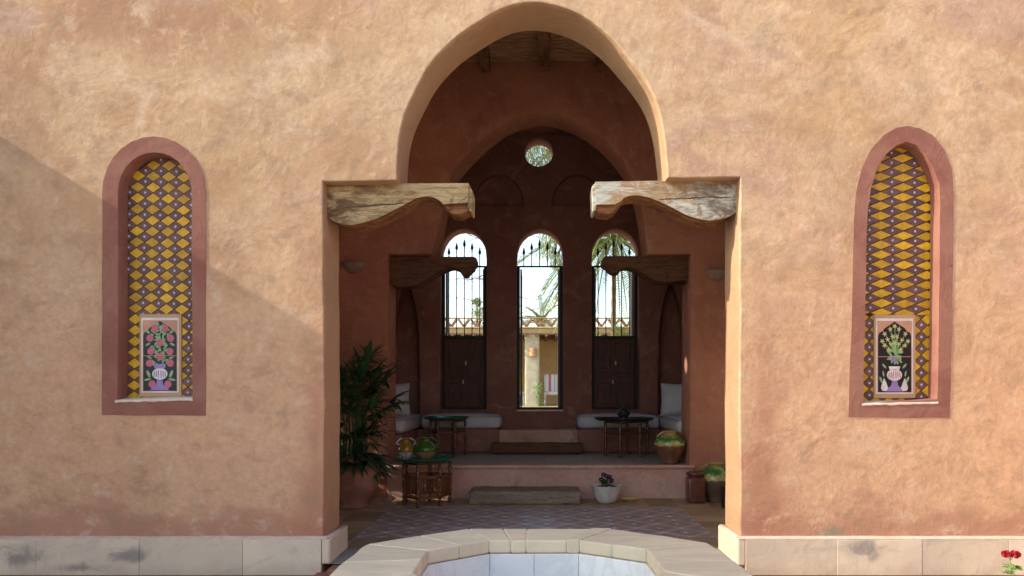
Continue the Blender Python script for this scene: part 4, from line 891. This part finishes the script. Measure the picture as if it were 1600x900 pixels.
# white mortar planter with pansies
t = thing('mortar_planter', 'white marble mortar planted with purple pansies', 'planter', (.762, 8.5, .001))
m = MB(); m.lathe([(.08, 0), (.10, .006), (.12, .04), (.145, .10), (.160, .16), (.170, .185), (.178, .195), (.162, .198), (.145, .18), (.13, .17), (0, .17)], (.762, 8.5, .001), 32)
for a in (0, math.pi * .5, math.pi, math.pi * 1.5): m.rbox((.762 + .148 * math.cos(a + .1), 8.5 + .148 * math.sin(a + .1), .182), (.045, .045, .045), .018, 4)
obj('mortar', m, M['bowl'], t, auto=50)
m = MB().lathe([(.13, .18), (.06, .192), (0, .195)], (.762, 8.5, .001), 20); obj('soil', m, M['soil'], t, smooth=True)
rnd = random.Random(3); m = MB()
def leaf_blade(m, base, direc, L, W, droop=.3, segs=4, up=Vector((0, 0, 1)), fold=.15):
    d = Vector(direc).normalized(); p = Vector(base); side = d.cross(up); side = side.normalized() if side.length > .05 else Vector((1, 0, 0)); vs = []
    for i in range(segs + 1):
        t_ = i / segs; wv = W * (math.sin(math.pi * min(1, .12 + t_ * .88)) ** .7) * (1 - t_ * .25); nrm = side.cross(d).normalized()
        vs += [p - side * wv / 2 + nrm * wv * fold, p, p + side * wv / 2 + nrm * wv * fold]; p = p + d * (L / segs); d = (d + Vector((0, 0, -droop / segs))).normalized()
    fs = []
    for i in range(segs): b = i * 3; fs += [(b, b + 1, b + 4, b + 3), (b + 1, b + 2, b + 5, b + 4)]
    m.add(vs, fs)
for i in range(46):
    a = rnd.uniform(0, 6.28); r_ = rnd.uniform(0, .07); el = rnd.uniform(.3, 1.2); leaf_blade(m, (.74 + r_ * math.cos(a), 8.47 + r_ * math.sin(a), .19 + rnd.uniform(0, .06)), (math.cos(a) * math.cos(el), math.sin(a) * math.cos(el), math.sin(el)), rnd.uniform(.05, .08), .025, .5)
obj('foliage', m, M['freshg'] if False else M['leaf'], t, smooth=True)
for dx, dz in ((-.02, .135), (.01, .12), (.05, .11), (-.045, .08), (.07, .07)):
    m = MB(); c = Vector((.74 + dx, 8.44, .19 + dz))
    for k_ in range(5):
        a = k_ * 2 * math.pi / 5 + .3; m.lathe([(.001, 0), (.013, .002), (.015, .004), (.001, .006)], c + Vector((.012 * math.cos(a), -.002 * k_, .012 * math.sin(a))), 8, Matrix.Rotation(math.pi / 2, 4, 'X'))
    m.mi = 1; m.lathe([(.001, 0), (.005, .003), (.001, .005)], c + Vector((0, -.012, 0)), 6, Matrix.Rotation(math.pi / 2, 4, 'X')); m.mi = 0
    obj('pansy', m, [M['purple'], M['yel']], t, smooth=True)
    m = MB().tube([c + Vector((0, .004, 0)), c + Vector((0, .01, -dz * .9))], .002, 5); obj('stem', m, M['freshg'], t)

# ---------------- potted lady palm
t = thing('potted_palm', 'dark leafy lady palm in a large rose terracotta pot behind the left jamb', 'plant', (-2.03, 8.2, .001))
m = MB(); m.lathe([(.165, 0), (.175, .01), (.17, .03), (.165, .05), (.215, .12), (.275, .22), (.31, .32), (.315, .40), (.30, .46), (.27, .50), (.262, .515), (.285, .53), (.29, .55), (.278, .56), (.25, .555), (.245, .50), (0, .50)], (-2.03, 8.2, .001), 40); obj('pot', m, M['terra'], t, smooth=True)
m = MB().lathe([(.25, .50), (.1, .52), (0, .525)], (-2.03, 8.2, .001), 20); obj('soil', m, M['soil'], t)
rnd = random.Random(11)
for c_i in range(95):
    a = rnd.uniform(0, 6.28); h = .50 + .98 * (rnd.random() ** 1.1); r_ = rnd.uniform(.03, .16); bx_, by_ = -2.03 + r_ * math.cos(a), 8.2 + r_ * math.sin(a)
    el = -.1 + 1.3 * (h - .5) / .95 + rnd.uniform(-.4, .3); pd = Vector((math.cos(a) * math.cos(el), math.sin(a) * math.cos(el), math.sin(el)))
    p0 = Vector((bx_, by_, min(.52, h - .1))); p1 = Vector((bx_, by_, max(.5, h - .15))); tip = p1 + pd * rnd.uniform(.14, .42) * (1.15 - .35 * (h - .5))
    if tip.z < .95 and tip.x > -1.80: tip.x = -1.80 - rnd.random() * .15
    m = MB(); m.tube([p0, (p0 + p1) / 2 + Vector((.01, 0, 0)), p1, (p1 + tip) / 2 + Vector((0, 0, .02)), tip], [.006, .005, .005, .0035, .003], 5)
    s1 = pd.cross(Vector((0, 0, 1))); s1 = s1.normalized() if s1.length > .1 else Vector((1, 0, 0)); nl = rnd.randint(7, 10)
    for k_ in range(nl):
        th_ = (k_ / (nl - 1) - .5) * R(rnd.uniform(150, 200)); d = (pd * math.cos(th_) + s1 * math.sin(th_) + Vector((0, 0, rnd.uniform(-.05, .25)))).normalized()
        leaf_blade(m, tip, d, rnd.uniform(.28, .44) * (1 - .25 * abs(th_) / 1.6), rnd.uniform(.036, .056), rnd.uniform(.5, 1.3), 6)
    obj('palm_leaf', m, M['leaf'], t, smooth=True)

# ---------------- geranium at lower right
t = thing('geranium', 'red flowering geranium in the bottom right corner before the plinth', 'flower', (3.16, 5.05, -.1))
G0 = Vector((3.155, 5.05, -.1)); m = MB(); m.tube([G0, G0 + Vector((.01, 0, .12)), G0 + Vector((-.004, 0, .24)), G0 + Vector((.0, 0, .275))], [.007, .006, .004, .003], 6); obj('stem', m, M['freshg'], t, smooth=True)
rnd = random.Random(5)
for i in range(16):
    a = rnd.uniform(0, 6.28); z = rnd.uniform(.02, .19); m = MB(); b = G0 + Vector((0, 0, z)); d = Vector((math.cos(a), math.sin(a), rnd.uniform(.0, .5))).normalized(); e = b + d * rnd.uniform(.03, .055)
    m.tube([b, e], .002, 4); L = .045
    for k_ in range(5): an = a + (k_ - 2) * .6; leaf_blade(m, e - d * .004, (math.cos(an), math.sin(an), .25), L * rnd.uniform(.8, 1.1), .028, .6, 4)
    obj('leaf', m, M['freshg'], t, smooth=True)
for dx, dz, r0 in ((-.028, .285, .033), (.03, .282, .036)):
    m = MB(); c = G0 + Vector((dx, 0, dz))
    for k_ in range(34):
        v = Vector((rnd.gauss(0, 1), rnd.gauss(0, 1), rnd.gauss(0, .7))).normalized() * r0 * rnd.uniform(.6, 1); v.z *= .75
        q = v.to_track_quat('Z', 'Y').to_matrix().to_4x4(); m.lathe([(.001, 0), (.011, .004), (.012, .007), (.002, .003)], c + v * .8, 6, q)
    m.tube([c, G0 + Vector((0, 0, .245))], .002, 4); obj('blossom', m, M['redf'], t)

# ---------------- fountain basin
ft = thing('fountain', 'octagonal pale stone fountain basin lined with grey marble', 'fountain', (.01, 4.08, -.1))
RZ = .33
out8 = [(-.483, 5.18), (.50, 5.19), (1.06, 4.70), (1.11, 3.62), (.5, 2.98), (-.48, 2.98), (-1.085, 3.60), (-1.065, 4.67)]
in8 = [(-.315, 4.79), (.255, 4.80), (.645, 4.53), (.665, 3.98), (.30, 3.42), (-.30, 3.42), (-.66, 3.96), (-.66, 4.49)]
splits = [[0, .24, .41, .86, 1], [0, .5, 1], [0, .45, 1], [0, 1], [0, .5, 1], [0, 1], [0, .55, 1], [0, .50, 1]]
rnd = random.Random(9)
for i in range(8):
    a, b = Vector(out8[i]), Vector(out8[(i + 1) % 8]); c, d = Vector(in8[i]), Vector(in8[(i + 1) % 8])
    for j in range(len(splits[i]) - 1):
        s0, s1 = splits[i][j] + .0018, splits[i][j + 1] - .0018; N_ = 8; poly = []; nrm = (b - a).normalized(); nrm = Vector((nrm.y, -nrm.x)) * -1
        for q in range(N_ + 1): u = s0 + (s1 - s0) * q / N_; poly.append(tuple(a.lerp(b, u) + nrm * (.012 * nd(u * 5 + i * 3, j, 3) + .012 * math.sin(math.pi * u))))
        sk = .03 * rnd.uniform(-1, 1) if j else 0
        for q in range(N_ + 1): u = s1 + (s0 - s1) * q / N_; poly.append(tuple(c.lerp(d, u) - nrm * .005 * nd(u * 5 + i * 3, j, 9)))
        m = MB().prismz(poly, RZ - .085, RZ + rnd.uniform(-.003, .003)); obj('rim_slab', m, M['rim'], ft, bevel=.012, recalc=True, seg=3)
m = MB(); oo8 = offset(out8, -.012); ii8 = offset(in8, .006); k = 8; m.add([(x, y, z) for z in (RZ - .07, RZ - .006) for lp in (oo8, ii8) for x, y in lp], [(16 + i, 16 + (i + 1) % 8, 24 + (i + 1) % 8, 24 + i) for i in range(8)] + [(i, (i + 1) % 8, 16 + (i + 1) % 8, 16 + i) for i in range(8)] + [(8 + i, 24 + i, 24 + (i + 1) % 8, 8 + (i + 1) % 8) for i in range(8)]); obj('rim_mortar', m, M['rim'], ft, recalc=True)
m = MB(); o8 = offset(out8, -.05); i8 = offset(in8, .012); vs = [(x, y, z) for lp in (o8, i8) for z in (-.1, RZ - .087) for x, y in lp]
m.add(vs, [(i, (i + 1) % 8, 8 + (i + 1) % 8, 8 + i) for i in range(8)] + [(16 + i, 24 + i, 24 + (i + 1) % 8, 16 + (i + 1) % 8) for i in range(8)]); obj('basin_wall', m, M['rim'], ft, recalc=True)
i8 = offset(in8, -.010)
for i in range(8):
    a, b = Vector(i8[i]), Vector(i8[(i + 1) % 8]); oa, ob = Vector(offset(in8, .010)[i]), Vector(offset(in8, .010)[(i + 1) % 8]); n_ = 2 if i in (0, 4) else 1
    for j in range(n_):
        if i == 0: f0, f1 = ((0, .5) if j == 0 else (.5, 1))
        else: f0, f1 = j / n_, (j + 1) / n_
        f0 += .002; f1 -= .002; m = MB().prismz([tuple(oa.lerp(ob, f0)), tuple(oa.lerp(ob, f1)), tuple(a.lerp(b, f1)), tuple(a.lerp(b, f0))], -.097, RZ - .088); obj('marble_panel', m, M['marble'], ft, bevel=.004, recalc=True)
m = MB().prismz(offset(in8, -.012), -.098, -.09); obj('basin_floor', m, M['marble'], ft)
m = MB(); m.lathe([(.05, -.09), (.05, .04), (.06, .06), (.10, .085), (.125, .115), (.13, .15), (.12, .185), (.095, .215), (.05, .232), (0, .236)], (-.46, 4.02, 0), 32); obj('spout_stone', m, M['rim'], ft, smooth=True)

# ---------------- courtyard wall on the left that throws the diagonal shade
cw = thing('courtyard_wall', 'tall unseen courtyard wall left of the picture, shading the lower left of the facade, made pale for bounce', 'wall', (-6.2, 2, -.1))
m = MB(); m.bx(-6.45, -6.02, 3.95, Y1 + .45, -.1, 4.41); obj('low_wing', m, M['pale_bounce'], cw)
m = MB(); m.bx(-6.45, -6.02, 1.9, 3.948, -.1, 5.5); obj('shade_wing', m, M['pale_bounce'], cw)  # unseen stretch raised so its shade covers the fountain rim
m = MB(); m.bx(-6.45, -6.02, -14, 1.898, -.1, 1.0); obj('lowered_wing', m, M['pale_bounce'], cw)  # unseen stretch kept low so sun reaches the ground and bounces
cw = thing('courtyard_wall', 'unseen red wall added right of the picture to temper the light on the facade', 'wall', (7.2, 0, -.1))
m = MB(); m.bx(7.002, 7.4, -14, Y1B, -.1, 4.4); obj('wall_body', m, M['brick'], cw)  # added wall: warm bounce, later darkened and raised to block sky

# ================================================================ BEHIND THE WINDOWS
YB = 24.0; SB = F / YB
gb = thing('garden_loggia', 'sunlit loggia with tiled parapet across the garden, seen through the windows', 'building', (0, YB, .65))
pz = lambda y: EYE + (605 - y) / SB
for i, x in enumerate((-7.5, -4.0, -.447 + .23, 3.6, 7.4)):
    m = MB(); m.rbox((x, YB + .2, (.65 + pz(521)) / 2), (.46, .42, pz(521) - .65), .03, 6, nz=.012); obj('pillar', m, M['pillar'], gb, merge=True, auto=50)
m = MB().bx(-9, 9, YB, YB + .45, pz(521) + .002, pz(513)); obj('lintel', m, M['tan'], gb, bevel=.02)
m = MB().bx(-9, 9, YB - .05, YB + .42, pz(513) + .002, pz(510.5)); obj('cornice', m, M['tan'], gb, bevel=.01)
m = MB(); x = -9
while x < 9: m.tube([(x, YB - .22, pz(524)), (x, YB + 3, pz(523))], .05, 6); x += .33
o = obj('eave_pole', m, M['timber'], gb); o['kind'] = 'stuff'
m = MB().bx(-9, 9, YB - .12, YB - .04, pz(523), pz(521)); obj('eave_board', m, M['timber'], gb)
zt0, zt1 = pz(510), pz(497.5); x = -9; bm_ = MB(); i = 0
while x < 9:
    for sg in (-1, 1):
        hh = zt1 - zt0; bm_.box((x + sg * .11, YB + .15, (zt0 + zt1) / 2), (.07, .2, hh * 1.12), Matrix.Rotation(sg * .62 * -1, 3, 'Y'))
    x += .40
o = obj('lattice_brick', bm_, M['rtile'], gb); o['kind'] = 'stuff'
m = MB().bx(-9, 9, YB + .05, YB + .28, zt1 + .01, zt1 + .035); obj('parapet_cap', m, M['tan'], gb)
tl = None; x = -5.4
while x < 5.4:
    if tl is None:
        m = MB(); m.lathe([(.095, 0), (.075, .36)], (0, 0, 0), 8, Matrix.Rotation(math.pi / 2 + .25, 4, 'X') @ Matrix.Rotation(0, 4, 'Z'), half=True); tl = o = obj('roof_tile', m, M['rtile'], gb)
        o.parent = gb
    else: o = tl.copy(); C.objects.link(o)
    o.location = (x, -.02 + .36 + random.uniform(-.02, .02), zt1 + .075 - .65 + random.uniform(-.01, .01)); o.rotation_euler = (0, 0, random.uniform(-.1, .1)); x += .15
m = MB().bx(-9, 9, YB + 3, YB + 3.3, .65, pz(517)); obj('back_wall', m, M['tan2'], gb)
m = MB().bx(-9, 9, YB + .5, YB + 3, pz(520), pz(518)); obj('loggia_roof', m, M['timber'], gb)
m = MB().bx(-9, 9, YB - .4, YB + 3, .65, .70); obj('loggia_floor', m, M['tan'], gb)
t = thing('wall_lamp', 'woven lamp shade on the pale loggia pillar', 'lamp', (-.18, YB - .02, pz(557)))
m = MB(); m.lathe([(.11, 0), (.125, .02), (.125, .26), (.11, .27)], (-.18, YB - .02, pz(557)), 12, Matrix.Rotation(math.pi, 4, 'Z'), half=True); obj('lamp_shade', m, M['rtile'], t)
def chair(label, x, y, towel):
    t = thing('sun_chair', label, 'chair', (x, y, .701)); z0 = .701
    for dx in (-.3, .3):
        for dy in (-.35, .35): m = MB().tube([(x + dx, y + dy, z0), (x + dx * .95, y + dy * .9, z0 + .36)], .022, 6); obj('leg', m, M['wwhite'], t)
    m = MB(); m.rbox((x, y, z0 + .40), (.66, .8, .12), .04, 5); obj('seat', m, M['wwhite'], t, merge=True, smooth=True)
    m = MB(); m.rbox((x, y + .36, z0 + .72), (.62, .1, .62), .04, 5); obj('backrest', m, M[towel], t, merge=True, smooth=True)
    return t
chair('white chair with blue and red striped towel right of the pillar', .50, YB + .9, 'towel')
chair('low daybed with mustard cushion left of the pillar', -.80, YB + 1.3, 'mustard')
t = thing('pillar_weed', 'small yellow green climber at the foot of the pale loggia pillar', 'plant', (.0, YB - .15, .70)); m = MB(); rnd = random.Random(2)
for i in range(5): m.tube([(.0 + i * .02, YB - .15, .70), (-.02 - i * .05 * (i % 2) + .03, YB - .15, 1.1), (-.1 + i * .05, YB - .12, 1.25 + .05 * i)], .006, 4)
for i in range(60):
    z = rnd.uniform(.7, 1.5); a = rnd.uniform(0, 6.28); leaf_blade(m, (rnd.gauss(.0, .07), YB - .16, z), (math.cos(a), -.3, math.sin(a)), .09, .04, .3, 2)
obj('foliage', m, M['freshg'], t)

def frond(m, base, az, el, L, droop, nl=34, lw=.03, ll=.42, rnd=random):
    p = Vector(base); d = Vector((math.cos(az) * math.cos(el), math.sin(az) * math.cos(el), math.sin(el))); pts = []; segs = 14
    for i in range(segs + 1): pts.append((p.copy(), d.copy())); p = p + d * (L / segs); d = (d + Vector((0, 0, -droop / segs))).normalized()
    m.tube([q[0] for q in pts], [.028 * (1 - i / (segs + 2)) + .004 for i in range(segs + 1)], 5, False)
    for i in range(nl):
        t_ = .12 + .88 * i / nl; k_ = min(int(t_ * segs), segs - 1); q, dd = pts[k_]; q = q + dd * (t_ * segs - k_) * (L / segs)
        side = dd.cross(Vector((0, 0, 1))); side = side.normalized() if side.length > .05 else Vector((1, 0, 0)); up = side.cross(dd)
        ln = ll * (math.sin(math.pi * min(1, .2 + t_ * .75)) ** .5) * rnd.uniform(.85, 1.1)
        for sg in (-1, 1):
            v = (dd * .75 + side * sg * .8 + up * .25 * rnd.uniform(.3, 1)).normalized(); leaf_blade(m, q, v, ln, lw * 1.4, .35, 2)
def palm(label, x, y, z0, h, n_, L, seed, lean=(0, 0), rt=.16, els=(-.7, 1.35)):
    t = thing('palm_tree', label, 'palm tree', (x, y, z0), 'date palms in the garden'); rnd = random.Random(seed); top = Vector((x + lean[0], y + lean[1], z0 + h))
    if h > .5:
        m = MB(); pts = [Vector((x, y, z0)).lerp(top, i / 24) for i in range(25)]; m.tube(pts, [rt * (1.15 - .25 * i / 24) * (1.08 if i % 2 else .95) for i in range(25)], 12); obj('trunk', m, M['trunk'], t)
    for i in range(n_):
        m = MB(); frond(m, top, rnd.uniform(0, 6.28), rnd.uniform(*els), L * rnd.uniform(.8, 1.1), rnd.uniform(.7, 1.6), rnd=rnd); obj('palm_frond', m, M['palm'], t)
    return t
palm('tall date palm whose trunk shows in the right window', 2.0, 20.5, .65, 4.7, 64, 3.2, 1, (.05, 0), .065)
palm('young trunkless palm low in the right window', 2.1, 18.5, .65, .3, 22, 2.0, 2, els=(.5, 1.45))
palm('distant spiky palm tip above the loggia roof in the centre window', .12, 34, .65, 3.5, 12, 1.3, 3, els=(.2, 1.4))
def leafy_tree(name, label, x, y, z0, h, crown, seed, n_leaf, leafsize=.16, droop=.8):
    """crown = list of (cx,cy,cz,r) clumps"""
    t = thing(name, label, 'tree', (x, y, z0)); rnd = random.Random(seed); m = MB(); fork = Vector((x, y, z0 + h)); m.tube([(x, y, z0), (x + .1, y, z0 + h * .5), fork], [.2, .15, .11], 9); obj('trunk', m, M['trunk'], t, smooth=True)
    f = MB()
    for cx, cy, cz, r_ in crown:
        c = Vector((cx, cy, cz)); mid = fork.lerp(c, .5) + Vector((0, 0, .3)); l_ = MB().tube([fork, mid, c], [.08, .05, .02], 6); obj('limb', l_, M['trunk'], t, smooth=True)
        for _ in range(n_leaf):
            v = Vector((rnd.gauss(0, 1), rnd.gauss(0, 1), rnd.gauss(0, 1))).normalized() * r_ * rnd.random() ** .45
            b = c + v; d = Vector((rnd.gauss(0, .5), rnd.gauss(0, .5), -droop + rnd.gauss(0, .3))).normalized()
            if _ % 6 == 0: f.tube([c + v * .5, b], .006, 3, False)
            leaf_blade(f, b, d, leafsize * rnd.uniform(.7, 1.3), leafsize * .22, .3, 2)
    o = obj('crown', f, M['leaf2'], t); o['kind'] = 'stuff'; return t
leafy_tree('pepper_tree', 'tall feathery pepper tree filling the round oculus', -1.5, 26.5, .65, 6.3, [(0, 26.5, 9.4, .95), (.7, 26.8, 8.9, .85), (-.8, 26.2, 9.0, .9), (-.2, 26.5, 10.4, 1.0), (.75, 25.8, 9.8, .85), (-1.6, 26.6, 8.2, .8), (1.2, 27, 8.2, .7)], 4, 650, .2)
leafy_tree('pepper_tree', 'weeping tree with sprays hanging at the top of the centre window', .86, 17.0, .65, 4.6, [(.18, 17, 4.45, .26), (.42, 17, 4.2, .22), (.3, 16.8, 4.75, .3), (1.0, 17.1, 5.4, .6), (1.9, 17.3, 5.2, .6), (1.4, 17, 6.0, .7)], 8, 170, .13, 1.2)
leafy_tree('cypress_tree', 'small green tree above the parapet at the right of the left window', -2.95, 36, .65, 3.0, [(-2.9, 36, 4.1, .45), (-2.9, 36, 4.8, .35), (-2.95, 36, 5.3, .22)], 9, 330, .16, -.6)
t = thing('bare_tree', 'bare branched tree with thin twigs crossing the left window', 'tree', (-1.9, 19.0, .65)); rnd = random.Random(12)
m = MB().tube([(-1.0, 19, .65), (-1.02, 19, 2.5), (-.98, 19, 4.5), (-1.0, 19, 6.5)], [.08, .07, .06, .04], 8); obj('trunk', m, M['trunk'], t)
for i in range(14):
    b = Vector((-1.0, 19, rnd.uniform(2.6, 5.6))); d = Vector((rnd.choice((-1, -1, 1)), rnd.uniform(-.5, .5), rnd.uniform(-.2, .5))).normalized(); pts = [b]
    for k_ in range(6): d = (d + Vector((rnd.gauss(0, .15), 0, rnd.gauss(0, .15)))).normalized(); pts.append(pts[-1] + d * .22)
    m = MB().tube(pts, [.014 * (1 - k_ / 8) for k_ in range(7)], 5)
    for k_ in range(2, 7): m.tube([pts[k_ - 1], pts[k_ - 1] + Vector((rnd.gauss(0, .15), 0, rnd.gauss(-.05, .15))), pts[k_ - 1] + Vector((rnd.gauss(0, .3), 0, rnd.gauss(-.15, .2)))], [.005, .004, .002], 4, False)
    obj('branch', m, M['trunk'], t)
